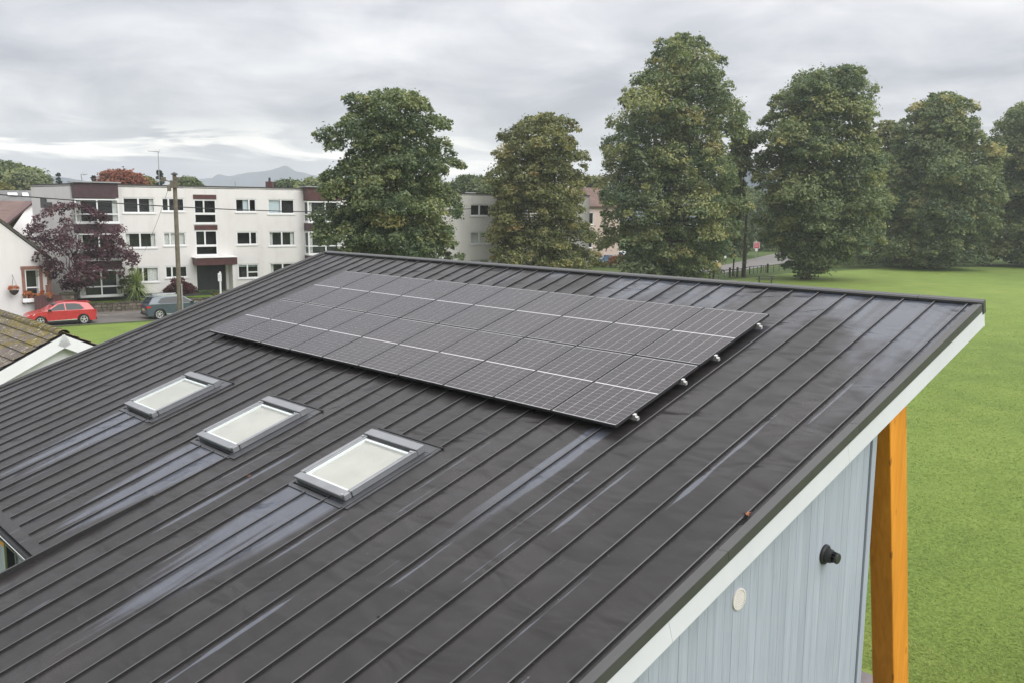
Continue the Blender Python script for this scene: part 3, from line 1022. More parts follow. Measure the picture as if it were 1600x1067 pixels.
# roof windows
for (a, b) in SKY:
    fr = MB()
    w0 = 0.078
    rbox(fr, a, b, SKV0, SKV0 + .10, 0.012, 0.094)                    # lower rail
    rbox(fr, a, b, SKV1 - .11, SKV1, 0.012, 0.102)                   # hood
    rbox(fr, a, a + w0 - .01, SKV0 + .11, SKV1 - .11, 0.012, 0.092)
    rbox(fr, b - w0 + .01, b, SKV0 + .11, SKV1 - .11, 0.012, 0.092)
    sky = fr.build('skylight', MT['skyframe'], hall, bevel=0.008)
    mb = MB()
    rbox(mb, a + .02, b - .02, SKV0 - .028, SKV0 + .005, 0.070, 0.104)   # drip nose
    rbox(mb, a - .012, a + .05, SKV0 + .09, SKV1 - .14, 0.092, 0.103)
    rbox(mb, b - .05, b + .012, SKV0 + .09, SKV1 - .14, 0.092, 0.103)
    rbox(mb, a - .008, b + .008, SKV1 - .125, SKV1 + .010, 0.103, 0.116)
    mb.build('cover_strip', MT['skyframe'], sky, bevel=0.006)
    mb = MB()
    rbox(mb, a + w0 - .012, b - w0 + .012, SKV0 + .105, SKV1 - .155, 0.074, 0.082)
    mb.build('pane', MT['skyglass'], sky)
    mb = MB()
    rbox(mb, a + w0 - .01, b - w0 + .01, SKV0 + .11, SKV1 - .16, 0.030, 0.040)
    mb.build('blind', MT['blind'], sky)
    mb = MB()                                                           # inner white sash rim
    for q in ((a + w0 - .012, a + w0 + .022, SKV0 + .105, SKV1 - .16), (b - w0 - .022, b - w0 + .012, SKV0 + .105, SKV1 - .16),
              (a + w0 + .023, b - w0 - .023, SKV0 + .105, SKV0 + .137), (a + w0 + .023, b - w0 - .023, SKV1 - .195, SKV1 - .162)):
        rbox(mb, *q, 0.041, 0.072)
    mb.build('sash', MT['upvc'], sky)
    mb = MB()                                                           # soakers round the frame
    rbox(mb, a - .06, a - .002, SKV0 - .06, SKV1 + .14, 0.003, 0.014)
    rbox(mb, b + .002, b + .16, SKV0 - .09, SKV1 + .14, 0.003, 0.014)
    rbox(mb, a - .10, b + .15, SKV1 + .002, SKV1 + .15, 0.014, 0.018)
    rbox(mb, a - .06, b + .05, SKV0 - .12, SKV0 - .061, 0.003, 0.013)
    rbox(mb, a - .002, b + .002, SKV0 - .03, SKV1, 0.003, 0.011)
    mb.build('flashing', MT['flash'], sky)
    for uu, vv in ((a + .03, SKV1 - .17), (b - .03, SKV1 - .17), (b - .02, SKV0 + .0)):
        mb = MB()
        rbox(mb, uu - .022, uu + .022, vv - .014, vv + .010, 0.103, 0.112)
        mb.build('hinge_cover', MT['galv'], sky)
    mb = MB()
    rbox(mb, a - .10, b + .17, SKV1 + .150, SKV1 + .172, 0.004, 0.03)
    mb.build('trim_strip', MT['seal'], sky)

# solar array: rails, clamps and twenty modules
arr = thing('solar_array', 'black solar panel array of two rows clamped on rails over the metal roof', 'solar panels',
            hall.location + Matrix.Rotation(math.atan2(UH.y, UH.x), 3, 'Z') @ R(0, 0, 0), math.atan2(UH.y, UH.x))
AO = R(0, 0, 0)


def RA(u, v, n):
    return R(u, v, n) - AO


def abox(mb, u0, u1, v0, v1, n0, n1):
    return mb.hexa([RA(u0, v0, n0), RA(u1, v0, n0), RA(u1, v1, n0), RA(u0, v1, n0),
                    RA(u0, v0, n1), RA(u1, v0, n1), RA(u1, v1, n1), RA(u0, v1, n1)])


PW, PH = 1.066, 1.7105
for rv in (0.33, 1.31, 2.04, 3.08):
    mb = MB()
    abox(mb, 0.02, 10.66 + .065, rv - .02, rv + .02, 0.040, 0.082)
    ro = mb.build('rail', MT['alu'], arr)
    mb = MB()
    abox(mb, 10.662, 10.70, rv - .020, rv + .020, 0.084, 0.112)
    mb.build('end_clamp', MT['alu'], ro)
    for k in range(0, 26):
        us = 12.85 - 0.412 * (6 + k)
        if 0.1 < us < 10.6:
            mb = MB()
            abox(mb, us - .02, us + .022, rv - .02, rv + .02, 0.012, 0.040)
            mb.build('seam_clamp', MT['alu'], ro)
cw, ch = (PW - .02 - .030) / 6, (PH - .02 - .044 - .017) / 20
cm = MB()
cm.hexa([RA(x, y, n) - RA(0, 0, 0) for n in (0, .0012) for x, y in ((.0038, .0026), (cw - .0038, .0026), (cw - .0038, ch - .0026), (.0038, ch - .0026))])
cell_me = cm.mesh('cell', MT['cell'])
prng = random.Random(8)
for row in range(2):
    for col in range(10):
        u0, v0 = col * PW + .010, row * PH + .010
        u1, v1 = u0 + PW - .020, v0 + PH - .020
        nt = 0.120 + prng.uniform(-.0015, .0015)
        mb = MB()
        for q in ((u0, u1, v0, v0 + .011), (u0, u1, v1 - .011, v1), (u0, u0 + .011, v0 + .011, v1 - .011), (u1 - .011, u1, v0 + .011, v1 - .011)):
            abox(mb, *q, nt - .036, nt)
        abox(mb, u0 + .011, u1 - .011, v0 + .011, v1 - .011, nt - .012, nt - .006)
        pan = mb.build('solar_panel', MT['pvframe'], arr)
        mb = MB()
        mb.add([RA(u0 + .0105, v0 + .0105, nt - .0035), RA(u1 - .0105, v0 + .0105, nt - .0035), RA(u1 - .0105, v1 - .0105, nt - .0035), RA(u0 + .0105, v1 - .0105, nt - .0035)], [(0, 1, 2, 3)])
        mb.build('backsheet', MT['pvback'], pan)
        spots = []
        for i in range(6):
            for j in range(20):
                spots.append((u0 + .015 + i * cw, v0 + .022 + j * ch + (.017 if j >= 10 else 0)))
        if row == 0 and col >= 8:
            for (uu, vv) in spots:
                link('cell', cell_me, pan, RA(uu, vv, nt - .003))
        else:
            mb = MB()
            for (uu, vv) in spots:
                abox(mb, uu + .0038, uu + cw - .0038, vv + .0026, vv + ch - .0026, nt - .003, nt - .0018)
            o = mb.build('cell_field', MT['cell'], pan)
            o['kind'] = 'stuff'

# patio strip under the canopy
g = MB()
RM = Matrix.Rotation(math.atan2(UH.y, UH.x), 3, 'Z')
for (x0, x1, y0, y1) in ((-3, 13.4, YW1, 6.05), (12.8, 13.3, -7, YW1 - .01)):
    g.prism([HT + RM @ Vector(p) for p in ((x0, y0, 0), (x1, y0, 0), (x1, y1, 0), (x0, y1, 0))], (0, 0, 0.03))
structure(g, 'patio', MT['patio'])

# small litter on the roof
def on_roof(x, y):
    d = ray(x, y)
    nrm = Matrix.Rotation(math.atan2(UH.y, UH.x), 3, 'Z') @ Vector((0, -SP, CP))
    o = HT + RM @ R(0, 0, 0.012) - Vector((0, 0, CAMZ))
    k = o.dot(nrm) / Vector(d).dot(nrm)
    return Vector(d) * k + Vector((0, 0, CAMZ))


for (px, py, size, mat, lab) in ((1166, 806, .075, MT['deadleaf'], 'curled orange brown leaf lying against a seam near the right roof edge'),
                                 (590, 966, .030, MT['black'], 'small black scrap lying on the lower middle of the metal roof'),
                                 (388, 745, .040, MT['deadleaf'], 'tiny brown leaf on the roof between the middle and nearest skylights')):
    p = on_roof(px, py)
    e = thing('fallen_leaf' if 'leaf' in lab else 'roof_scrap', lab, 'leaf' if 'leaf' in lab else 'litter', p, 0.5)
    mb = MB()
    n = 9
    ring = []
    for k in range(n):
        t = 2 * math.pi * k / n
        rr = size * (0.55 + 0.25 * math.sin(3 * t + 1))
        ring.append((math.cos(t) * rr, math.sin(t) * rr * .7, 0.02 * abs(math.sin(2 * t)) + .006 + .25 * size * math.cos(t) ** 2))
    mb.add([(0, 0, .008)] + ring, [(0, 1 + k, 1 + (k + 1) % n) for k in range(n)])
    mb.tube((size * .4, 0, .012), (size * .95, .01, .03), .002, .001, 4)
    mb.build('blade' if 'leaf' in lab else 'scrap', mat, e)

# ------------------------------------------------------------------ flats
class Facade:
    """local frame of a wall: s along, z up, q outward; all in root-local coordinates"""
    def __init__(self, root, o, s, q):
        self.root, self.o, self.s, self.q = root, Vector(o), Vector(s), Vector(q)

    def p(self, s, z, q=0.0):
        return self.o + self.s * s + self.q * q + Vector((0, 0, z))

    def box(self, mb, s0, s1, z0, z1, q0, q1):
        P = self.p
        return mb.hexa([P(s0, z0, q0), P(s1, z0, q0), P(s1, z0, q1), P(s0, z0, q1), P(s0, z1, q0), P(s1, z1, q0), P(s1, z1, q1), P(s0, z1, q1)])

    def wall(self, mb, s0, s1, z0, z1, holes, depth=0.22):
        """wall face with recessed openings"""
        ss = sorted({s0, s1, *[h[0] for h in holes], *[h[1] for h in holes]})
        zs = sorted({z0, z1, *[h[2] for h in holes], *[h[3] for h in holes]})
        for i in range(len(ss) - 1):
            for j in range(len(zs) - 1):
                a, b, c, d = ss[i], ss[i + 1], zs[j], zs[j + 1]
                ms, mz = (a + b) / 2, (c + d) / 2
                if any(h[0] < ms < h[1] and h[2] < mz < h[3] for h in holes):
                    continue
                mb.quad(self.p(a, c), self.p(b, c), self.p(b, d), self.p(a, d))
        for h in holes:
            a, b, c, d = h[:4]
            for e, f in (((a, c), (b, c)), ((b, c), (b, d)), ((b, d), (a, d)), ((a, d), (a, c))):
                mb.quad(self.p(*e), self.p(*f), self.p(*f, -depth), self.p(*e, -depth))
        return mb

    def window(self, parent, s0, s1, z0, z1, splits=(0.5,), transoms=None, curtains='', q=-0.10, fw=0.085, sill=True, blind=None, shut=None):
        """white framed window: splits are upright mullions as fractions; transoms = {pane column: fraction}"""
        mb = MB()
        self.box(mb, s0, s1, z0, z0 + fw, q, q + .07)
        self.box(mb, s0, s1, z1 - fw, z1, q, q + .07)
        self.box(mb, s0, s0 + fw, z0 + fw, z1 - fw, q, q + .07)
        self.box(mb, s1 - fw, s1, z0 + fw, z1 - fw, q, q + .07)
        cols = [s0 + fw] + [s0 + (s1 - s0) * f for f in splits] + [s1 - fw]
        panes = []
        for f in splits:
            x = s0 + (s1 - s0) * f
            self.box(mb, x - fw * .65, x + fw * .65, z0 + fw, z1 - fw, q, q + .072)
        for i in range(len(cols) - 1):
            a = cols[i] + (fw * .65 if i else 0)
            b = cols[i + 1] - (fw * .65 if i < len(cols) - 2 else 0)
            tr = (transoms or {}).get(i)
            if tr:
                zt = z0 + (z1 - z0) * tr
                self.box(mb, a, b, zt - fw * .5, zt + fw * .5, q + .002, q + .068)
                panes += [(a, b, z0 + fw, zt - fw * .5, i), (a, b, zt + fw * .5, z1 - fw, i)]
            else:
                panes.append((a, b, z0 + fw, z1 - fw, i))
        wo = mb.build('window', MT['upvc'], parent)
        if sill:
            mb = MB()
            self.box(mb, s0 - .06, s1 + .06, z0 - .085, z0 - .002, q - .02, .055)
            mb.build('sill', MT['upvc'], wo)
        for (a, b, c, d, i) in panes:
            mb = MB()
            self.box(mb, a - .004, b + .004, c - .004, d + .004, q + .028, q + .036)
            mb.build('pane', MT['glass'], wo)
        mb = MB()
        self.box(mb, s0 + .01, s1 - .01, z0 + .01, z1 - .01, q - .62, q - .60)
        self.box(mb, s0 + .01, s1 - .01, z0 + .01, z0 + .03, q - .60, q - .012)
        self.box(mb, s0 + .01, s1 - .01, z1 - .03, z1 - .01, q - .60, q - .012)
        self.box(mb, s0 + .01, s0 + .03, z0 + .03, z1 - .03, q - .60, q - .012)
        self.box(mb, s1 - .03, s1 - .01, z0 + .03, z1 - .03, q - .60, q - .012)
        mb.build('dark_backing', MT['dark'], wo)  # dark shell stands in for the shade of an unlit room
        W = s1 - s0
        for cside in curtains:
            mb = MB()
            if cside == 'l':
                a, b = s0 + .06, s0 + .06 + W * .14
            elif cside == 'r':
                a, b = s1 - .06 - W * .14, s1 - .06
            elif cside == 'n':
                a, b = s0 + W * .52, s1 - .06
            else:
                a, b = s0 + .06, s1 - .06
            n = max(6, int((b - a) / .055))
            for k in range(n):
                x0, x1 = a + (b - a) * k / n, a + (b - a) * (k + 1) / n
                o0, o1 = (.03 if k % 2 else 0), (0 if k % 2 else .03)
                mb.quad(self.p(x0, z0 + .06, q - .10 + o0), self.p(x1, z0 + .06, q - .10 + o1), self.p(x1, z1 - .06, q - .10 + o1), self.p(x0, z1 - .06, q - .10 + o0))
            mb.build('curtain', MT['curtain'], wo)
        if blind:
            a, b, zz = blind
            mb = MB()
            self.box(mb, s0 + W * a, s0 + W * b, z0 + (z1 - z0) * zz, z1 - .06, q - .06, q - .05)
            mb.build('roller_blind', MT['blindw'], wo)
        return wo


def cladding(F, parent, s0, s1, z0, z1, q, mat, pitch=0.14, side0=False, depth=0.75):
    """panel of horizontal boards on a projecting bay, each board a sub-part"""
    mb = MB()
    F.box(mb, s0 + .01, s1 - .01, z0, z1, 0.002, q - .02)
    o = mb.build('cladding_panel', mat, parent)
    n = max(2, round((z1 - z0) / pitch))
    h = (z1 - z0) / n
    for k in range(n):
        mb = MB()
        F.box(mb, s0, s1, z0 + k * h + .006, z0 + (k + 1) * h - .006, q - .02, q + .012)
        F.box(mb, s0 - .012, s0 + .01, z0 + k * h + .006, z0 + (k + 1) * h - .006, 0.01, q - .0205)
        F.box(mb, s1 - .01, s1 + .012, z0 + k * h + .006, z0 + (k + 1) * h - .006, 0.01, q - .0205)
        mb.build('cladding_board', mat, o)
    return o


def bay(F, parent, s0, s1, q, rows, mats):
    """projecting glazed bay: rows of (window bottom, window top, cladding bottom, cladding top)"""
    for i, (za, zb, ca, cb) in enumerate(rows):
        mb = MB()
        F.box(mb, s0, s1, za - .10, za - .002, .002, q + .05)
        bo = mb.build('bay_sill', MT['upvc'], parent)
        zt = za + (zb - za) * .36
        fw = .09
        mb = MB()
        mid = (s0 + s1) / 2
        for x in (s0, mid - fw / 2, s1 - fw):
            F.box(mb, x, x + fw, za, zb, q - .07, q)
        for z in (za, zt - fw / 2, zb - fw):
            F.box(mb, s0 + fw, mid - fw / 2, z, z + fw, q - .066, q - .004)
            F.box(mb, mid + fw / 2, s1 - fw, z, z + fw, q - .066, q - .004)
        for sx in (s0, s1 - .07):                                     # glazed cheeks
            F.box(mb, sx, sx + .07, za, zb, 0.01, .09)
            for z in (za, zt - fw / 2, zb - fw):
                F.box(mb, sx + .003, sx + .067, z, z + fw, .09, q - .07)
        wo = mb.build('window', MT['upvc'], parent)
        for (a, b) in ((s0 + fw, mid - fw / 2), (mid + fw / 2, s1 - fw)):
            for (c, d) in ((za + fw, zt - fw / 2), (zt + fw / 2, zb - fw)):
                mb = MB()
                F.box(mb, a - .004, b + .004, c - .004, d + .004, q - .04, q - .032)
                mb.build('pane', MT['glass'], wo)
        for sx in (s0 + .03, s1 - .038):
            for (c, d) in ((za + fw, zt - fw / 2), (zt + fw / 2, zb - fw)):
                mb = MB()
                F.box(mb, sx, sx + .008, c - .004, d + .004, .085, q - .066)
                mb.build('pane', MT['glass'], wo)
        mb = MB()
        F.box(mb, s0 + .08, s1 - .08, za + .02, zb - .02, .004, .03)
        mb.build('dark_backing', MT['dark'], wo)  # dark sheet on the wall stands in for the room's shade
        for (a, b) in ((s0 + .13, s0 + .42), (s1 - .42, s1 - .13)):
            mb = MB()
            n = 7
            for k in range(n):
                x0, x1 = a + (b - a) * k / n, a + (b - a) * (k + 1) / n
                o0, o1 = (.04 if k % 2 else 0), (0 if k % 2 else .04)
                mb.quad(F.p(x0, za + .1, q - .22 + o0), F.p(x1, za + .1, q - .22 + o1), F.p(x1, zb - .1, q - .22 + o1), F.p(x0, zb - .1, q - .22 + o0))
            mb.build('curtain', MT['curtain'], wo)
        cladding(F, parent, s0, s1, ca, cb, q + .01, mats[i % len(mats)])


def flat_block(label, s_left, s_right, deep, ztop, zbase, holes, end_left=None, wallmat='harl'):
    root = thing('apartment_block', label, 'flats', st(s_left, 0, 0), 0.0, 'white flats along the street')
    F = Facade(root, (st(0, 0, 0) - st(s_left, 0, 0)), FS, FN)
    mb = MB()
    F.wall(mb, s_left, s_right, zbase - .6, ztop, holes)
    endp = F.p(s_left, 0, -deep) if end_left is None else Vector(end_left) - st(s_left, 0, 0)
    endp = Vector((endp.x, endp.y, 0))
    zz = Vector((0, 0, 1))
    A, B, Cc, D = F.p(s_left, 0), F.p(s_right, 0), F.p(s_right, 0, -deep), endp
    for a, b in ((D, A), (B, Cc), (Cc, D)):
        mb.quad(a + zz * (zbase - .6), b + zz * (zbase - .6), b + zz * ztop, a + zz * ztop)
    root_wall = mb.build('wall', MT[wallmat], root)
    mb = MB()
    mb.prism([A + zz * (ztop - .16), B + zz * (ztop - .16), Cc + zz * (ztop - .16), D + zz * (ztop - .16)], (0, 0, .06))
    mb.build('flat_roof', MT['felt'], root)
    mb = MB()
    for a, b in ((D, A), (A, B), (B, Cc), (Cc, D)):
        d = (b - a).normalized()
        nn = Vector((d.y, -d.x, 0))
        mb.hexa([a + nn * .05 + zz * (ztop - .03), b + nn * .05 + zz * (ztop - .03), b - nn * .12 + zz * (ztop - .03), a - nn * .12 + zz * (ztop - .03),
                 a + nn * .05 + zz * (ztop + .05), b + nn * .05 + zz * (ztop + .05), b - nn * .12 + zz * (ztop + .05), a - nn * .12 + zz * (ztop + .05)])
    mb.build('roof_edge', MT['darkedge'], root)
    mb = MB()
    F.box(mb, s_left, s_right, zbase - .6, zbase - .02, .002, .03)
    mb.build('plinth', MT['felt'], root)
    return root, F


Z3, Z2, Z1 = (6.98, 8.12), (4.40, 5.54), (1.83, 2.97)
H1 = []
for za, zb in (Z3, Z2):
    H1 += [(0.33, 2.60, za, zb), (3.09, 4.76, za + .13, zb), (8.68, 10.36, za + .10, zb), (11.32, 13.56, za - .04, zb)]
H1 += [(1.0, 2.66, Z1[0], Z1[1]), (3.12, 4.77, Z1[0] + .25, Z1[1]), (8.70, 10.40, Z1[0], Z1[1]), (11.32, 13.56, Z1[0] - .1, Z1[1])]
H1 += [(5.46, 7.16, 6.20, 8.02), (5.46, 7.16, 3.74, 5.66), (5.48, 7.75, 0.95, 3.0)]
end1 = at(50, 320, 70.2)
blk, F = flat_block('long white three storey flat roofed block with brown bays and dark entrance', -3.15, 18.2, 11.0, 9.02, 1.0, H1, end_left=end1)
for i, (za, zb) in enumerate((Z3, Z2, Z1)):
    if i < 2:
        F.window(blk, 0.33, 2.60, za, zb, (0.48,), None, 'r' if i == 0 else 'lr')
        F.window(blk, 3.09, 4.76, za + .13, zb, (0.30,), None, '' if i == 0 else 'a')
        F.window(blk, 8.68, 10.36, za + .10, zb, (0.66,), None, '', blind=(0.38, 0.62, 0.1) if i == 0 else None)
        F.window(blk, 11.32, 13.56, za - .04, zb, (0.49,), None, '' if i == 0 else 'lr', blind=(0.04, 0.47, 0.05) if i == 0 else None)
    else:
        F.window(blk, 1.0, 2.66, za, zb, (0.30,), None, 'n')
        F.window(blk, 3.12, 4.77, za + .25, zb, (0.30,), None, '')
        F.window(blk, 8.70, 10.40, za, zb, (0.46,), {1: 0.42}, '', blind=(0.05, 0.95, 0.80))
        F.window(blk, 11.32, 13.56, za - .1, zb, (0.49,), None, 'l')
for za, zb in ((6.20, 8.02), (3.74, 5.66)):
    zm = za + .74
    F.window(blk, 5.46, 7.16, zm + .001, zb, (0.44,), None, '', q=-.06, sill=False)
    F.window(blk, 5.46, 7.16, za, zm, (), None, '', q=-.06, sill=True)
for za, zb in ((8.06, 8.40), (5.70, 6.06)):
    cladding(F, blk, 5.44, 7.19, za, zb, 0.05, MT['brown'], 0.17)
mb = MB()
F.box(mb, 5.50, 7.73, 0.97, 2.98, -.205, -.16)
dr = mb.build('entrance_door', MT['door'], blk)
mb = MB()
F.box(mb, 6.60, 6.66, 0.98, 2.97, -.159, -.14)
F.box(mb, 5.52, 5.60, 0.98, 2.97, -.159, -.14)
F.box(mb, 7.62, 7.70, 0.98, 2.97, -.159, -.14)
F.box(mb, 6.36, 6.40, 1.8, 2.2, -.159, -.11)
mb.build('door_frame', MT['dark'], dr)
mb = MB()
F.box(mb, 5.20, 8.30, 3.02, 3.58, 0.002, 1.05)
cn = mb.build('entrance_canopy', MT['brown'], blk, bevel=0.01)
for k in range(3):
    mb = MB()
    F.box(mb, 5.18, 8.32, 3.03 + k * .18, 3.03 + k * .18 + .165, 1.051, 1.075)
    mb.build('canopy_board', MT['brown'], cn)
mb = MB()
F.box(mb, 5.1, 8.4, 3.585, 3.64, 0.002, 1.14)
mb.build('canopy_roof', MT['curtain'], cn)
mb = MB()
F.box(mb, 7.95, 8.18, 0.95, 3.02, 0.02, 1.0)
mb.build('canopy_pier', MT['harl'], cn)
ROWS = [(6.30, 7.98, 8.06, 9.10), (3.66, 5.52, 5.60, 6.18), (1.02, 2.90, 2.98, 3.54)]
for sa, sb in ((-3.05, -0.12), (14.35, 17.4)):
    bay(F, blk, sa, sb, 0.85, ROWS, [MT['brown2'] if sa < 0 else MT['brown'], MT['brown2'], MT['brown2']])
    mb = MB()
    F.box(mb, sa - .18, sb + .18, 9.125, 9.20, -.5, 1.05)
    mb.build('bay_roof', MT['galv'], blk)
# chimney stub, pipes and slots on the end wall
mb = MB()
P = F.p(13.0, 9.0, -4.0)
mb.box((P.x - .28, P.y - .28, 8.85), (P.x + .28, P.y + .28, 9.62))
ch = mb.build('chimney', MT['brown'], blk)
mb = MB()
mb.tube((P.x, P.y, 9.62), (P.x, P.y, 9.95), .11, .09, 8)
mb.build('chimney_pot', MT['darkedge'], ch)
mb = MB()
P = F.p(9.6, 9.0, -2.6)
mb.tube((P.x, P.y, 8.9), (P.x, P.y, 9.5), .035, .035, 6)
mb.build('vent_pipe', MT['galv'], blk)
ew0, ew1 = Vector((0, 0, 0)), Vector(end1) - st(-3.15, 0, 0)
for f, zb_ in ((0.50, 7.0), (0.64, 7.3)):
    p = ew0.lerp(Vector((ew1.x, ew1.y, 0)), f)
    mb = MB()
    mb.box((p.x - .22, p.y - .30, zb_), (p.x + .18, p.y + .2, zb_ + .72))
    mb.build('slot_window', MT['felt'], blk)

# roof aerials stand on the roof
def aerial(x, y0, y1, depth, left, label):
    b = at(x, y0, depth)
    t = at(x - 2, y1, depth)
    e = thing('aerial', label, 'aerial', b, 0, 'television aerials on the roofs')
    mb = MB()
    mb.tube((0, 0, 0), t - b, 0.035, 0.028, 7)
    mo = mb.build('mast', MT['galv'], e)
    mb = MB()
    hd = t - b
    L = left
    mb.tube(hd + Vector((.15, 0, -.06)), hd + Vector((-L, 0, .02)), .022, .022, 5)
    for k in range(7):
        x_ = -L * (k + .3) / 7
        mb.tube(hd + Vector((x_, -.22, .0)), hd + Vector((x_, .22, .0)), .010, .010, 4)
    mb.tube(hd + Vector((.08, -.2, -.16)), hd + Vector((.08, .2, .16)), .016, .016, 4)
    mb.build('antenna', MT['galv'], e)
    return e


aerial(249, 291, 237, 71.0, 0.8, 'tall thin mast with a small aerial pointing left above the white flats')
aerial(128.5, 284, 273, 69.6, -0.45, 'short bent aerial at the left end of the flats roof')

# second block beyond the big left lime
H2 = [(30.62, 32.80, 6.80, 7.88), (30.62, 32.80, 4.20, 5.34), (30.62, 32.80, 1.62, 2.76)]
blk2, F2 = flat_block('white three storey block seen in the gap between the two left lime trees', 26.6, 45.0, 10.0, 8.84, 0.6, H2)
for i, h in enumerate(H2):
    F2.window(blk2, *h, (0.47,), None, '' if i == 0 else 'a', fw=.10)
bay(F2, blk2, 33.6, 36.6, 0.8, [(6.05, 7.75, 7.85, 8.86), (3.45, 5.3, 5.38, 5.95), (0.85, 2.7, 2.78, 3.35)], [MT['brown2'], MT['brown2'], MT['brown2']])
mb = MB()
P = F2.p(31.6, 8.8, -1.5)
mb.box((P.x - .5, P.y - .3, 8.7), (P.x + .5, P.y + .3, 8.98))
mb.build('roof_light', MT['upvc'], blk2)

# third, pinkish house beyond
root = thing('pink_house', 'pale pink rendered house glimpsed between the second and third lime trees', 'house', at(920, 400, 118.0), math.atan2(FS.y, FS.x))
Fp = Facade(root, (0, 0, 0), (1, 0, 0), (0, -1, 0))
mb = MB()
hp = [(-3.6, -1.2, 4.0, 5.6), (-1.0, 0.7, 4.0, 5.6), (-1.2, 0.6, 1.0, 2.7)]
Fp.wall(mb, -6.5, 5.2, 0, 6.4, hp)
mb.quad((5.2, 0, 0), (5.2, 8, 0), (5.2, 8, 6.4), (5.2, 4, 8.6), (5.2, 0, 6.4))
mb.quad((-6.5, 0, 0), (-6.5, 8, 0), (-6.5, 8, 6.4), (-6.5, 4, 8.6), (-6.5, 0, 6.4))
mb.quad((-6.5, 8, 0), (5.2, 8, 0), (5.2, 8, 6.4), (-6.5, 8, 6.4))
mb.build('wall', MT['pinkharl'], root)
mb = MB()
mb.hexa([(-6.8, -.4, 6.25), (5.5, -.4, 6.25), (5.5, 4, 8.68), (-6.8, 4, 8.68), (-6.8, -.4, 6.40), (5.5, -.4, 6.40), (5.5, 4, 8.85), (-6.8, 4, 8.85)])
mb.hexa([(-6.8, 4.01, 8.68), (5.5, 4.01, 8.68), (5.5, 8.4, 6.25), (-6.8, 8.4, 6.25), (-6.8, 4.01, 8.85), (5.5, 4.01, 8.85), (5.5, 8.4, 6.40), (-6.8, 8.4, 6.40)])
mb.build('roof', MT['browntile'], root)
for h in hp:
    Fp.window(root, *h, (0.5,), None, 'l', fw=.11)

# ------------------------------------------------------------------ white cottage with the sandstone window
cot = thing('cottage', 'white gabled cottage with a red sandstone window surround and flower box', 'cottage', at(82, 484, 62.0).xy.to_3d(), math.atan2(FS.y, FS.x))
CB = cot.location.copy()
RC = Matrix.Rotation(-math.atan2(FS.y, FS.x), 3, 'Z')


def cot_on(x, y, off=0.0):
    """pixel -> (s, z) on the cottage gable"""
    d = Vector(ray(x, y))
    o = CB + FN * off - Vector((0, 0, CAMZ))
    o.z = 0
    k = ((CB + FN * off).dot(FN)) / d.dot(FN)
    p = d * k + Vector((0, 0, CAMZ))
    return (p - CB).dot(FS), p.z


Fc = Facade(cot, (0, 0, 0), (1, 0, 0), (0, -1, 0))
e_s, e_z = cot_on(80, 404)
a_s, a_z = cot_on(0, 345)
slope = (a_z - e_z) / (e_s - a_s)
w0s, w0z = cot_on(38, 475)
w1s, w1z = cot_on(64, 416)
ridge_s = -7.2
ridge_z = e_z + slope * (e_s - ridge_s)
WL, WR_, WB, WT = w0s - .05, w1s + .05, max(0.55, w0z), w1z
mb = MB()
hole = (WL + .20, WR_ - .20, WB + .18, WT - .22)
Fc.wall(mb, -2 * -ridge_s + 0.0 if False else 2 * ridge_s, 0, -.2, WT + .3, [hole])
mb.quad(Fc.p(2 * ridge_s, WT + .3), Fc.p(0, WT + .3), Fc.p(0, e_z - .1), Fc.p(ridge_s, ridge_z - .1), Fc.p(2 * ridge_s, e_z - .1))
mb.quad(Fc.p(0, -.2), Fc.p(0, -.2, -9), Fc.p(0, e_z - .1, -9), Fc.p(0, e_z - .1))
mb.quad(Fc.p(2 * ridge_s, -.2), Fc.p(2 * ridge_s, -.2, -9), Fc.p(2 * ridge_s, e_z - .1, -9), Fc.p(2 * ridge_s, e_z - .1))
mb.quad(Fc.p(2 * ridge_s, -.2, -9), Fc.p(0, -.2, -9), Fc.p(0, e_z - .1, -9), Fc.p(ridge_s, ridge_z - .1, -9), Fc.p(2 * ridge_s, e_z - .1, -9))
mb.build('wall', MT['cotwall'], cot)
mb = MB()
for sg, s0 in ((1, 0.12), (-1, 2 * ridge_s - .12)):
    ez = e_z - .05
    mb.hexa([Fc.p(s0, ez - .06, .10), Fc.p(s0, ez - .06, -9.1), Fc.p(ridge_s, ridge_z - .02, -9.1), Fc.p(ridge_s, ridge_z - .02, .10),
             Fc.p(s0, ez + .06, .10), Fc.p(s0, ez + .06, -9.1), Fc.p(ridge_s, ridge_z + .12, -9.1), Fc.p(ridge_s, ridge_z + .12, .10)])
mb.build('roof', MT['slate'], cot)
mb = MB()
for k in range(16):
    f0, f1 = k / 16, (k + 1) / 16 - .006
    p0, p1 = Fc.p(.14, e_z - .02, .0).lerp(Fc.p(ridge_s, ridge_z + .10, 0), f0), Fc.p(.14, e_z - .02, 0).lerp(Fc.p(ridge_s, ridge_z + .10, 0), f1)
    up = Vector((0, 0, .10 + .015 * (k % 3)))
    mb.hexa([p0 + Vector((0, -.16, 0)), p1 + Vector((0, -.16, 0)), p1 + Vector((0, .12, 0)), p0 + Vector((0, .12, 0)),
             p0 + Vector((0, -.16, 0)) + up, p1 + Vector((0, -.16, 0)) + up, p1 + Vector((0, .12, 0)) + up, p0 + Vector((0, .12, 0)) + up])
mb.build('verge_stones', MT['cope'], cot)
for (a, b, c, d) in ((WL, WL + .20, WB + .18, WT - .22), (WR_ - .20, WR_, WB + .18, WT - .22), (WL - .04, WR_ + .04, WT - .22, WT), (WL - .06, WR_ + .06, WB, WB + .18)):
    mb = MB()
    Fc.box(mb, a, b, c, d, .003, .045)
    mb.build('window_surround', MT['sand'], cot)
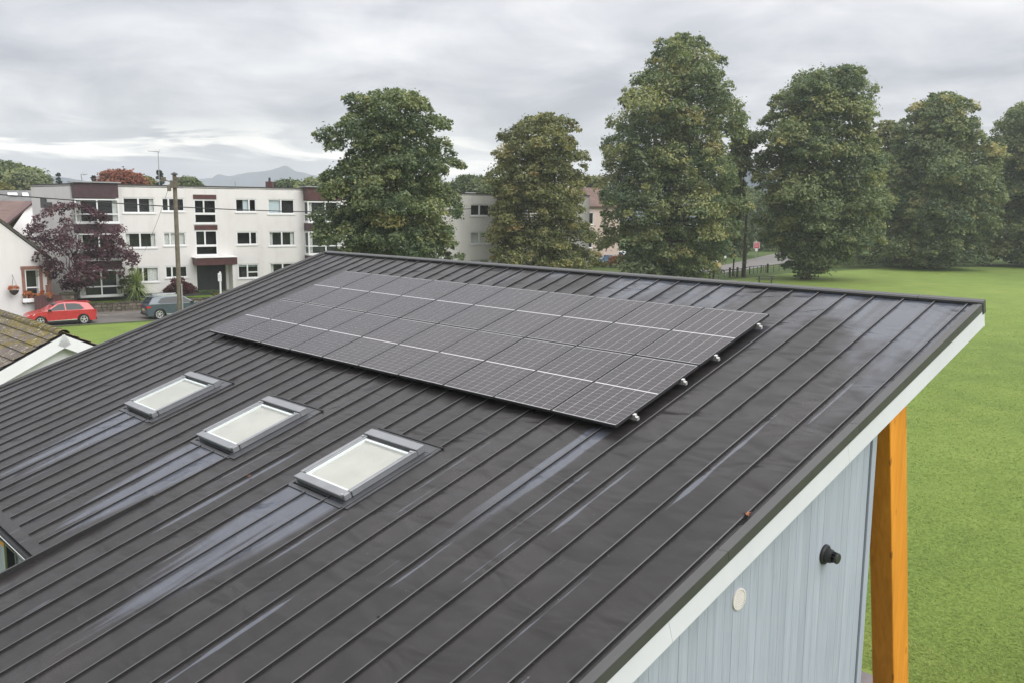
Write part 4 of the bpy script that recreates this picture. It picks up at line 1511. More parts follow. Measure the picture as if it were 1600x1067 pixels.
for k in range(7):
    mb = MB()
    w_ = .34 if k % 2 else .22
    Fc.box(mb, -w_, .03, -.1 + k * .55, -.1 + k * .55 + .54, -.25, .035)
    mb.build('quoin', MT['sand'], cot)
Fc.window(cot, hole[0], hole[1], hole[2], hole[3], (), {0: 0.42}, 'r', q=-.12, fw=.08, sill=False)

# ------------------------------------------------------------------ foliage
def rand_dirs(r, n):
    v = r.normal(size=(n, 3))
    return v / np.linalg.norm(v, axis=1)[:, None]


def leaf_quads(r, cen, nrm, size, asp=0.62, droop=0.25):
    n = len(cen)
    t = np.cross(nrm, rand_dirs(r, n))
    t /= np.linalg.norm(t, axis=1)[:, None] + 1e-9
    b = np.cross(nrm, t)
    s = size[:, None]
    p0, p2 = cen - t * s * .5, cen + t * s * .5 - nrm * s * droop
    p1, p3 = cen + b * s * asp * .5, cen - b * s * asp * .5
    v = np.stack([p0, p1, p2, p3], 1).reshape(-1, 3)
    return v, np.arange(4 * n).reshape(n, 4)


def lobe_foliage(r, lobes, nleaf, lsize, squash=0.78, outward=None, tone=0.5, spread=0.16, shell=0.55, asp=0.62, ltone=None, dome=False):
    """leaves over the shells of many lobes (centre, radius)"""
    C_ = np.array([l[0] for l in lobes])
    Rr = np.array([l[1] for l in lobes])
    wgt = Rr ** 1.75
    idx = r.choice(len(lobes), nleaf, p=wgt / wgt.sum())
    d = rand_dirs(r, nleaf)
    if outward is not None:
        o = C_[idx] - outward[idx]
        o /= np.linalg.norm(o, axis=1)[:, None] + 1e-6
        pref = o * .7 + np.array([0, 0, .65])
        flip = ((d * pref).sum(1) < -0.10) & (r.random(nleaf) < .93)
        d[flip] *= -1
    if dome:                                                       # growth sits on the tops and outer faces of the boughs
        low = d[:, 2] < -.30
        d[low, 2] *= -r.random(low.sum())
    rad = Rr[idx] * (shell + (1 - shell) * r.random(nleaf) ** .6) * (1 + (.20 if dome else .10) * r.normal(size=nleaf))
    c = C_[idx] + d * rad[:, None] * np.array([1, 1, squash])
    n_ = d * .7 + r.normal(size=(nleaf, 3)) * .5 + np.array([0, 0, .55])
    n_ /= np.linalg.norm(n_, axis=1)[:, None]
    sz = lsize * (0.65 + .7 * r.random(nleaf))
    lt = r.normal(size=len(lobes)) * spread * 1.15 if ltone is None else ltone
    tint = np.clip(tone + lt[idx] + r.normal(size=nleaf) * .13, 0, 1)
    v, q = leaf_quads(r, c, n_, sz, asp)
    return v, q, tint


def limb(mb, p0, p1, r0, r1, r, n=7, seg=4):
    p0, p1 = Vector(p0), Vector(p1)
    last, lr = p0, r0
    L_ = (p1 - p0).length
    for k in range(1, seg + 1):
        f = k / seg
        p = p0.lerp(p1, f) + Vector(r.normal(size=3)) * L_ * .035 * (1 if k < seg else 0)
        rr = r0 + (r1 - r0) * f
        mb.tube(last, p, lr, rr, n, cap=(k == seg))
        last, lr = p, rr


LG = 'tall lime trees along the edge of the playing field'


def crown_tree(name, label, px_rows, depth, base_y, nlobe, nleaf, lsize, mat, seed, group=None, lobe=(0.9, 1.9), trunk_r=0.38, cat='tree', tone=0.5, spread=0.16,
               trunk_clear=None, inner=0.2, fill=1.0, squash=0.78):
    big = group == LG
    if big:
        nlobe, nleaf, lsize, lobe = int(nlobe * 1.7), int(nleaf * 1.9), lsize * .80, (lobe[0] * .75, lobe[1] * .88)
        squash = .9
    """a tree measured from the photograph at one distance: rows of (y, x left, x right) give its solid of growth"""
    r = np.random.default_rng(seed)
    k = depth / FPX
    rows = []
    for (y, xl, xr) in px_rows:
        p = at((xl + xr) / 2, y, depth)
        rows.append((p.z, p.x, (xr - xl) / 2 * k))
    rows.sort()
    zs, xs, rs = np.array(rows).T
    bx = float(np.interp(zs[0], zs, xs))
    root = thing(name, label, cat, (bx, depth, 0), 0, group)
    base = np.array([bx, depth, 0.0])
    lobes, outs = [], []
    dens = rs * np.gradient(zs)
    zz = np.linspace(zs[0], zs[-1], 60)
    pr = np.interp(zz, zs, rs) + .15
    pr /= pr.sum()
    tries = 0
    while len(lobes) < nlobe * (3 if group == LG else 1) and tries < nlobe * 30:
        tries += 1
        z = r.choice(zz, p=pr) + r.normal() * .3
        R_ = float(np.interp(z, zs, rs))
        lr = (lobe[0] * .7 + (lobe[1] * 1.15 - lobe[0] * .7) * r.random() ** 1.6) * (0.75 + .25 * min(1, R_ / rs.max()))
        az = r.uniform(0, 2 * math.pi)
        wob = 1 + .10 * math.sin(2 * az + seed) + .07 * math.sin(3 * az + z * .9 + seed)
        if big:
            wz = 6.5 * (z - zs[0]) / (zs[-1] - zs[0])
            bite = math.sin(3.1 * az + 2.3 * wz + seed) * math.sin(2.2 * wz - 1.7 * az + 2 * seed)
            wob = .95 + .18 * bite + .05 * math.sin(3 * az + z * .9 + seed)
            if bite < -.55 and r.random() < .6:
                continue
        rad = max(0.0, R_ * wob * fill - lr * r.uniform(.35, .95)) * (r.uniform(0.78, 1.0) if r.random() > inner else r.uniform(0.1, .7))
        z = min(z, zs[-1] - lr * squash * (1.2 if big else .8))
        z = max(z, zs[0] + lr * .3)
        c = np.array([float(np.interp(z, zs, xs)) + math.cos(az) * rad, depth + math.sin(az) * rad, z]) - base
        if big and tries < nlobe * 22 and any(np.linalg.norm((c - l[0]) * (1, 1, 1.15)) < .60 * (lr + l[1]) for l in lobes if l[1] > .35 * lr):
            continue
        lobes.append((c, lr))
        oc = np.array([float(np.interp(z, zs, xs)) - base[0], 0, z - R_ * .25])
        outs.append(oc)
        if big:                                                    # sprays that break the outline
            for _ in range(2):
                d_ = c - oc
                d_ = d_ / (np.linalg.norm(d_) + 1e-6) + r.normal(size=3) * .55
                lobes.append((c + d_ / np.linalg.norm(d_) * lr * r.uniform(.80, 1.12) * np.array([1, 1, .85]), lr * r.uniform(.26, .42)))
                outs.append(oc)
    v, q, ti = lobe_foliage(r, lobes, nleaf, lsize, squash, np.array(outs), tone, spread, shell=.74 if big else .55, dome=big)
    if big:                                                        # sparse growth inside, between the clumps
        nf = nleaf // 8
        fz = r.choice(zz, nf, p=pr)
        fr = np.interp(fz, zs, rs) * np.sqrt(r.random(nf)) * .70
        fa = r.uniform(0, 6.283, nf)
        fc = np.stack([np.interp(fz, zs, xs) - base[0] + np.cos(fa) * fr, np.sin(fa) * fr, fz], 1)
        fv, fq = leaf_quads(r, fc, rand_dirs(r, nf), lsize * 1.25 * (0.7 + .6 * r.random(nf)))
        q = np.concatenate([q, fq + len(v)])
        v = np.concatenate([v, fv])
        ti = np.concatenate([ti, np.clip(tone + r.normal(size=nf) * .13, 0, 1)])
    link('crown', np_mesh('crown', v, q, mat, ti), root)
    mb = MB()
    H = zs[-1]
    top = np.array([xs[-2] - bx, 0, zs[0] + (H - zs[0]) * .72])
    tc = trunk_clear if trunk_clear else max(1.5, zs[0] + (H - zs[0]) * .1)
    mb.tube((0, 0, -.3), (0, 0, .5), trunk_r * 1.35, trunk_r * 1.05, 10)
    limb(mb, (0, 0, .5), (float(np.interp(tc, zs, xs)) - bx, 0, tc), trunk_r * 1.05, trunk_r * .85, r, 10, 3)
    limb(mb, (float(np.interp(tc, zs, xs)) - bx, 0, tc), tuple(top), trunk_r * .85, trunk_r * .2, r, 8, 6)
    order = r.permutation(len(lobes))[:min(26, len(lobes))]
    for i in order:
        c = lobes[i][0]
        f = r.uniform(.1, .75)
        s = np.array([0, 0, tc]) * (1 - f) + top * f
        if s[2] > c[2]:
            s[2] = max(tc * .8, c[2] - r.uniform(.5, 2.0))
        limb(mb, s, c, trunk_r * .28, trunk_r * .06, r, 5, 4)
    mb.build('trunk', MT['bark'], root)
    return root


crown_tree('lime_tree', 'dense dark green lime hiding the right end of the long white flats', [(142, 580, 645), (160, 552, 676), (200, 527, 700), (250, 513, 712), (290, 503, 720), (330, 498, 720), (370, 500, 718), (405, 510, 712), (440, 530, 690), (462, 560, 660)],
           62, 497, 190, 46000, .26, MT['lime'], 11, LG, (0.7, 1.35), .34, tone=.34, spread=.20)
crown_tree('lime_tree', 'smallest lime with yellowing leaves second from the left', [(178, 838, 872), (190, 812, 892), (212, 790, 905), (240, 772, 914), (290, 762, 916), (340, 768, 926), (380, 764, 930), (410, 766, 928), (435, 780, 905), (450, 800, 890)],
           82, 452, 165, 38000, .30, MT['lime2'], 12, LG, (0.75, 1.5), .32, tone=.48, spread=.20)
crown_tree('lime_tree', 'tallest lime in the middle with a pointed crown down to the fence', [(54, 1048, 1088), (78, 1016, 1112), (110, 998, 1126), (150, 968, 1144), (185, 954, 1160), (225, 950, 1152), (260, 938, 1148), (310, 932, 1154), (360, 938, 1162), (400, 948, 1150), (425, 965, 1120), (436, 985, 1085)],
           93, 441, 230, 52000, .36, MT['lime'], 13, LG, (1.0, 2.3), .5, tone=.44, spread=.25)
crown_tree('lime_tree', 'broad lime standing alone on the grass behind the picnic table', [(104, 1306, 1342), (122, 1248, 1350), (150, 1214, 1350), (190, 1190, 1356), (230, 1184, 1368), (280, 1190, 1380), (330, 1190, 1378), (370, 1186, 1362), (395, 1196, 1345), (412, 1222, 1318), (432, 1232, 1286)],
           100, 436, 215, 50000, .38, MT['lime'], 14, LG, (1.0, 2.4), .5, tone=.44, spread=.25)
crown_tree('lime_tree', 'rounded lime second from the right edge with bramble at its foot', [(146, 1448, 1496), (165, 1428, 1512), (195, 1406, 1528), (230, 1396, 1535), (260, 1388, 1558), (310, 1376, 1556), (350, 1372, 1552), (385, 1372, 1535), (408, 1380, 1520), (416, 1400, 1500)],
           120, 418, 215, 46000, .44, MT['lime'], 15, LG, (1.2, 2.7), .5, tone=.43, spread=.24)
crown_tree('lime_tree', 'lime cut off by the right edge of the picture', [(158, 1596, 1640), (178, 1574, 1662), (215, 1550, 1680), (260, 1542, 1700), (310, 1546, 1700), (360, 1534, 1700), (395, 1536, 1690), (412, 1560, 1670)],
           127, 414, 180, 36000, .46, MT['lime'], 16, LG, (1.2, 2.7), .5, tone=.42, spread=.24)
crown_tree('lime_tree', 'thin pale lime squeezed between the broad and the rounded limes', [(190, 1372, 1400), (215, 1352, 1412), (260, 1350, 1420), (320, 1352, 1425), (380, 1355, 1420), (410, 1365, 1410)],
           134, 414, 80, 15000, .46, MT['lime2'], 17, LG, (1.1, 2.1), .3, tone=.40, spread=.14)
crown_tree('roadside_tree', 'soft grey green tree by the road behind the red sign', [(278, 1128, 1160), (300, 1105, 1178), (335, 1092, 1186), (365, 1095, 1186), (390, 1110, 1175), (398, 1125, 1160)],
           150, 402, 70, 14000, .42, MT['green'], 18, None, (1.0, 2.0), .25, tone=.55)
crown_tree('roadside_tree', 'small leafy tree with a sprig showing right of the tallest lime', [(206, 1150, 1170), (222, 1144, 1178), (250, 1142, 1174), (275, 1142, 1166), (300, 1140, 1160), (392, 1142, 1152)],
           104, 425, 44, 8500, .36, MT['lime'], 19, None, (.8, 1.5), .09, tone=.42)
# purple plum in front of the flats: open crown
crown_tree('purple_plum_tree', 'purple leaved tree in front of the left end of the flats', [(318, 78, 112), (332, 62, 150), (352, 48, 172), (378, 40, 190), (402, 44, 206), (425, 66, 196), (440, 86, 170), (452, 98, 140)],
           63.6, 470, 125, 9500, .19, MT['purple'], 21, None, (.28, .85), .12, tone=.5, spread=.15, inner=.3, fill=1.08, trunk_clear=1.6)


def shrub(name, label, c, rx, ry, h, nleaf, lsize, mat, seed, cat='shrub', group=None, tone=.5, nl=None, parent_h=0):
    r = np.random.default_rng(seed)
    root = thing(name, label, cat, c, 0, group)
    lobes, outs = [], []
    nl = nl or int(10 + 6 * rx * ry)
    for _ in range(nl):
        az, k = r.uniform(0, 6.283), math.sqrt(r.random())
        zz = h * (.25 + .62 * r.random()) * (1 - .45 * k * k)
        lr = min(rx, ry, h) * r.uniform(.22, .42)
        lobes.append((np.array([math.cos(az) * k * (rx - lr * .6), math.sin(az) * k * (ry - lr * .6), zz]), lr))
        outs.append(np.array([0, 0, 0.0]))
    v, q, ti = lobe_foliage(r, lobes, nleaf, lsize, .85, np.array(outs), tone, .12)
    v[:, 2] = np.maximum(v[:, 2], .01)
    link('foliage', np_mesh('foliage', v, q, mat, ti), root)
    mb = MB()
    for _ in range(6):
        l = lobes[r.integers(len(lobes))][0]
        mb.tube((l[0] * .1, l[1] * .1, -.05), tuple(l), .03, .012, 5)
    mb.build('stem', MT['bark'], root)
    return root


# cordyline: a fountain of blades
cp = st(.55, 2.0, .62)
cor = thing('cordyline', 'spiky green cordyline fountain beside the grey car', 'plant', cp)
r = np.random.default_rng(5)
vs, qs, ti = [], [], []
for i in range(300):
    az, el = r.uniform(0, 6.283), math.radians(r.uniform(-38, 84))
    Lb = r.uniform(1.25, 1.75)
    d = np.array([math.cos(az) * math.cos(el), math.sin(az) * math.cos(el), math.sin(el)])
    side = np.cross(d, [0, 0, 1.0])
    side /= np.linalg.norm(side) + 1e-6
    o = np.array([0, 0, 1.15 + r.uniform(-.35, .25)])
    t0 = r.random()
    prev = None
    for k in range(5):
        f = k / 4
        p = o + d * Lb * f - np.array([0, 0, .35 * f * f * math.cos(el)])
        wv = .040 * (1 - f * .9)
        cur = (p - side * wv, p + side * wv)
        if prev:
            b = len(vs)
            vs += [prev[0], prev[1], cur[1], cur[0]]
            qs.append((b, b + 1, b + 2, b + 3))
            ti.append(min(1, max(0, t0 * .8 + .1)))
        prev = cur
link('blades', np_mesh('blades', np.array(vs), np.array(qs), MT['cord'], ti), cor)
mb = MB()
mb.tube((0, 0, -.05), (0, 0, 1.2), .12, .09, 9)
mb.build('stem', MT['bark'], cor)
shrub('green_shrub', 'tall dark green shrub behind the cordyline against the flats', st(.3, 1.0, .62), 1.0, .6, 2.7, 5200, .13, MT['green'], 31, tone=.35, nl=46)
shrub('acer_shrub', 'domed dark red acer bush below the narrow ground floor window', st(3.75, 1.5, .62), 1.2, 1.0, 1.75, 6000, .12, MT['acer'], 32, nl=50)
shrub('orange_shrub', 'low orange shrub on the lawn left of the entrance', st(6.9, 2.6, .55), 1.2, .5, .55, 1500, .08, MT['gold'], 33, tone=.7)
shrub('entrance_shrub', 'loose small shrub beside the right of the entrance', st(9.4, 1.0, .62), .9, .6, 1.1, 900, .11, MT['green'], 34, tone=.45)
shrub('pier_shrub', 'small yellow green plant by the stone gate pier', st(-3.9, 2.4, .4), .35, .3, .9, 500, .09, MT['gold'], 35, tone=.4)
shrub('garden_shrub', 'tiny dark shrub at the foot of the cordyline', st(.35, 2.6, .62), .5, .35, .45, 500, .08, MT['green'], 36, tone=.2)
mb = MB()                                                          # clipped mound edging the path to the entrance
hd = thing('low_hedge', 'low clipped hedge sloping along the entrance path', 'hedge', st(4.6, 1.6, .62))
rr = np.random.default_rng(9)
lob = [(np.array(tuple(FS * (k * .24) + FN * (k * .035))) + np.array([0, 0, .40 - k * .012]), .30) for k in range(15)]
v, q, ti = lobe_foliage(rr, lob, 2200, .09, .9, np.zeros((15, 3)), .35, .1)
link('foliage', np_mesh('foliage', v, q, MT['green'], ti), hd)

# stone garden wall: rough stones in courses under cope stones
gw = thing('garden_wall', 'low rubble stone garden wall with mossy copes behind the parked cars', 'wall', st(-3.3, 3.0, 0))
SL = 17.0
mb = MB()
mb.prism([FN * -.16, FS * SL + FN * -.16, FS * SL + FN * .14, FN * .14], (0, 0, .62))
core = mb.build('wall_core', MT['mortar'], gw)
rr = random.Random(3)
cnt = 0
for row in range(3):
    s = 0.0
    while s < SL - .1:
        wd = rr.uniform(.24, .55)
        wd = min(wd, SL - s)
        zb, zt = .02 + row * .2, .02 + row * .2 + rr.uniform(.165, .19)
        q1 = .14 + rr.uniform(.015, .055)
        mb = MB()
        a, b = s + .012, s + wd - .012
        mb.hexa([FS * a + FN * .12 + Vector((0, 0, zb)), FS * b + FN * .12 + Vector((0, 0, zb)), FS * (b - .01) + FN * q1 + Vector((0, 0, zb + .012)), FS * (a + .012) + FN * q1 + Vector((0, 0, zb + .008)),
                 FS * a + FN * .12 + Vector((0, 0, zt)), FS * b + FN * .12 + Vector((0, 0, zt)), FS * (b - .015) + FN * q1 + Vector((0, 0, zt - .014)), FS * (a + .014) + FN * q1 + Vector((0, 0, zt - .01))])
        mb.build('stone', MT['stone'], core)
        s += wd
s = 0.0
while s < SL - .1:
    wd = min(rr.uniform(.35, .6), SL - s)
    mb = MB()
    mb.prism([FS * (s + .008) + FN * -.2, FS * (s + wd - .008) + FN * -.2, FS * (s + wd - .012) + FN * .20, FS * (s + .012) + FN * .20], (0, 0, rr.uniform(.09, .15)))
    o = mb.build('cope_stone', MT['cope'], gw)
    o.location = (0, 0, .622)
    s += wd
# gate pier and gate
pr_ = thing('gate_pier', 'square rubble stone gate pier between the brown gate and the purple tree', 'gate pier', st(-4.1, 3.0, 0))
pm = MB()
pm.box((-.42, -.30, 0), (.42, .30, 1.42))
pc = pm.build('pier_core', MT['mortar'], pr_)
for row in range(6):
    for k in range(3):
        mb = MB()
        x0 = -.46 + k * .307 + (.05 if row % 2 else 0)
        mb.box((x0 + .01, -.335 - .01 * ((row + k) % 3), .03 + row * .23), (min(x0 + .295, .46), -.28, .03 + row * .23 + .205))
        mb.build('stone', MT['stone'], pc)
mb = MB()
mb.box((-.52, -.40, 1.422), (.52, .40, 1.55))
mb.build('cap_stone', MT['cope'], pr_, bevel=.02)
gt = thing('garden_gate', 'dark brown boarded gate between the cottage corner and stone pier', 'gate', st(-6.3, 3.1, 0), math.atan2(FS.y, FS.x))
for k in range(9):
    mb = MB()
    mb.box((k * .19, -.02, .05), (k * .19 + .182, .02, 1.45 - .02 * (k % 2)))
    mb.build('gate_board', MT['gate'], gt)
mb = MB()
for z in (.25, 1.15):
    mb.box((0, .021, z), (1.71, .06, z + .12))
mb.build('gate_rail', MT['gate'], gt)

# flowers on the cottage
ws, wz = cot_on(52, 470)
def flowers(name, label, s, z, q, rx, h, n, seed, cat, box=None):
    root = thing(name, label, cat, CB + FS * s + FN * q + Vector((0, 0, z)), math.atan2(FS.y, FS.x))
    r = np.random.default_rng(seed)
    lob = [(np.array([r.uniform(-rx, rx), r.uniform(-.12, .06), r.uniform(0, h)]), r.uniform(.08, .16)) for _ in range(26)]
    v, q_, ti = lobe_foliage(r, lob, n, .09, .9, np.zeros((26, 3)), .45, .2)
    link('flowers', np_mesh('flowers', v, q_, MT['orange'], ti), root)
    mb = MB()
    if box == 'trough':
        mb.box((-rx - .05, -.16, -.32), (rx + .05, .10, -.06))
        mb.build('trough', MT['white'], root, bevel=.01)
        mb = MB()
        mb.box((-rx + .1, -.10, -.42), (-rx + .18, .10, -.322))
        mb.box((rx - .18, -.10, -.42), (rx - .1, .10, -.322))
        mb.build('bracket', MT['galv'], root)
    else:
        mb.lathe((0, 0, -.38), (0, 0, 1), [(0, .05), (.08, .17), (.2, .26), (.32, .30), (.30, .26)], 14)
        mb.build('basket', MT['bark'], root)
        mb = MB()
        for a_ in (0, 2.1, 4.2):
            mb.tube((math.cos(a_) * .28, math.sin(a_) * .28, -.06), (0, 0, .85), .01, .01, 4)
        mb.tube((0, 0, .85), (0, .42, .95), .018, .018, 5)
        mb.build('hanger', MT['black'], root)
    return root


flowers('window_box', 'white window box of orange flowers below the cottage window', ws, WB + .42, .20, .62, .38, 1100, 41, 'window box', 'trough')
bs_, bz_ = cot_on(20.5, 452)
flowers('hanging_basket', 'hanging basket of dry red flowers left of the cottage window', bs_, bz_, .45, .26, .2, 420, 42, 'hanging basket')
bs_, bz_ = cot_on(74.5, 464)
flowers('hanging_basket', 'hanging basket of orange flowers at the right corner of the cottage', bs_, bz_, .45, .26, .25, 480, 43, 'hanging basket')

# ------------------------------------------------------------------ neighbouring bungalow with the mossy tiles
AP = at(96, 519, 24.0)
bg = thing('bungalow', 'bungalow with a mossy concrete tile roof and white bargeboards at the left edge', 'bungalow', (AP.x, AP.y, 0), math.atan2(UH.y, UH.x))
ZA = AP.z
# gable slope measured along the bargeboard
def bung_on(x, y):
    d = Vector(ray(x, y))
    k = AP.dot(UH) / d.dot(UH)
    p = d * k + Vector((0, 0, CAMZ))
    return (p - AP).dot(VH), p.z - ZA


b1 = bung_on(0, 566)
b2 = bung_on(158, 546)
SLP = max(.35, min(.8, (b1[1] / b1[0] + -b2[1] / b2[0]) * .5 if b1[0] < 0 else .5))
print('bungalow', ZA, b1, b2, SLP)
ang = math.atan(SLP)
ca, sa = math.cos(ang), math.sin(ang)
rr = random.Random(6)
HL = 4.4                                       # half span
LEN = 9.0


def slope_pt(side, x, d, n):
    """x along the ridge (negative = away from the gable), d down the slope, n off it"""
    return Vector((x, side * (d * ca + n * sa), ZA + -d * sa + n * ca))


mb = MB()
for sd in (-1, 1):
    mb.hexa([slope_pt(sd, -LEN, 0, -.14), slope_pt(sd, .16, 0, -.14), slope_pt(sd, .16, HL / ca, -.14), slope_pt(sd, -LEN, HL / ca, -.14),
             slope_pt(sd, -LEN, 0, -.03), slope_pt(sd, .16, 0, -.03), slope_pt(sd, .16, HL / ca, -.03), slope_pt(sd, -LEN, HL / ca, -.03)])
brf = mb.build('roof', MT['seal'], bg)
G, TW = .330, .300
variants = []
for vv in range(4):
    m_ = MB()
    # one interlocking tile: two shallow rolls, thick lower edge
    cs = [(0, .0), (.05, .010), (.10, .002), (.15, .0), (.20, .010), (.25, .002), (TW - .006, .0)]
    tv = []
    for (d, th) in ((0, 0.0), (G + .05, .034)):
        for (x_, h_) in cs:
            tv.append((x_ + rr.uniform(-.003, .003), d + rr.uniform(-.006, .006) * (1 if d else 0), h_ + th))
    n7 = len(cs)
    for (x_, h_) in cs:
        tv.append((x_, G + .05, -.012))
    fs = [(i, i + 1, n7 + i + 1, n7 + i) for i in range(n7 - 1)] + [(n7 + i, n7 + i + 1, 2 * n7 + i + 1, 2 * n7 + i) for i in range(n7 - 1)]
    m_.add(tv, fs)
    variants.append(m_.mesh('roof_tile', MT['tile']))
tiles = 0
rows_far = MB()
for sd in (-1, 1):
    for row in range(int(HL / ca / G)):
        for k in range(int(LEN / TW)):
            x0 = .19 - (k + 1) * TW
            d0 = .04 + row * G
            o = slope_pt(sd, x0 if sd < 0 else x0 + TW, d0, rr.uniform(-.004, .006))
            ex = Vector((1, 0, 0)) if sd < 0 else Vector((-1, 0, 0))
            ed = (slope_pt(sd, 0, 1, 0) - slope_pt(sd, 0, 0, 0))
            en = (slope_pt(sd, 0, 0, 1) - slope_pt(sd, 0, 0, 0))
            if sd < 0 and tiles < 290 and row < 8 and k < 26:
                ob = link('roof_tile', variants[rr.randrange(4)], brf)
                ob.matrix_basis = Matrix(((ex.x, ed.x, en.x, o.x), (ex.y, ed.y, en.y, o.y), (ex.z, ed.z, en.z, o.z), (0, 0, 0, 1)))
                tiles += 1
            else:
                me = variants[0]
                b0 = len(rows_far.v)
                for vtx in me.vertices:
                    c = vtx.co
                    rows_far.v.append(tuple(o + ex * c.x + ed * c.y + en * c.z))
                for p in me.polygons:
                    rows_far.f.append(tuple(b0 + i for i in p.vertices))
                    rows_far.m.append(0)
o = rows_far.build('distant_tiles', MT['tile'], brf)
o['kind'] = 'stuff'
for k in range(20):
    mb = MB()
    x1, x0 = .20 - k * .45, .20 - (k + 1) * .45 + .012
    vs = []
    for x_ in (x0, x1):
        for i in range(9):
            t = math.pi * (i / 8) 
            vs.append((x_, math.cos(t) * .155, ZA - .055 + math.sin(t) * .125 + (.012 if x_ == x1 else 0)))
    mb.add(vs, [(i, i + 1, 9 + i + 1, 9 + i) for i in range(8)])
    mb.build('ridge_tile', MT['tile'], bg)
for sd in (-1, 1):
    mb = MB()
    mb.hexa([slope_pt(sd, .165, .0, -.36), slope_pt(sd, .195, .0, -.36), slope_pt(sd, .195, HL / ca, -.36), slope_pt(sd, .165, HL / ca, -.36),
             slope_pt(sd, .165, .0, -.055), slope_pt(sd, .195, .0, -.055), slope_pt(sd, .195, HL / ca, -.055), slope_pt(sd, .165, HL / ca, -.055)])
    mb.build('bargeboard', MT['upvc'], bg)
    mb = MB()
    mb.hexa([slope_pt(sd, -.02, .02, -.27), slope_pt(sd, .164, .02, -.27), slope_pt(sd, .164, HL / ca, -.27), slope_pt(sd, -.02, HL / ca, -.27),
             slope_pt(sd, -.02, .02, -.25), slope_pt(sd, .164, .02, -.25), slope_pt(sd, .164, HL / ca, -.25), slope_pt(sd, -.02, HL / ca, -.25)])
    mb.build('soffit', MT['upvc'], bg)
hb = HL - .35
mb = MB()
zr = lambda y: ZA - abs(y) * SLP - .16
mb.quad((-.08, -hb, 0), (-.08, hb, 0), (-.08, hb, zr(hb)), (-.08, 0, zr(0)), (-.08, -hb, zr(hb)))
mb.quad((-LEN + .2, -hb, 0), (-LEN + .2, hb, 0), (-LEN + .2, hb, zr(hb)), (-LEN + .2, 0, zr(0)), (-LEN + .2, -hb, zr(hb)))
for yy in (-hb, hb):
    mb.quad((-LEN + .2, yy, 0), (-.08, yy, 0), (-.08, yy, zr(hb)), (-LEN + .2, yy, zr(hb)))
mb.build('wall', MT['upvc'], bg)

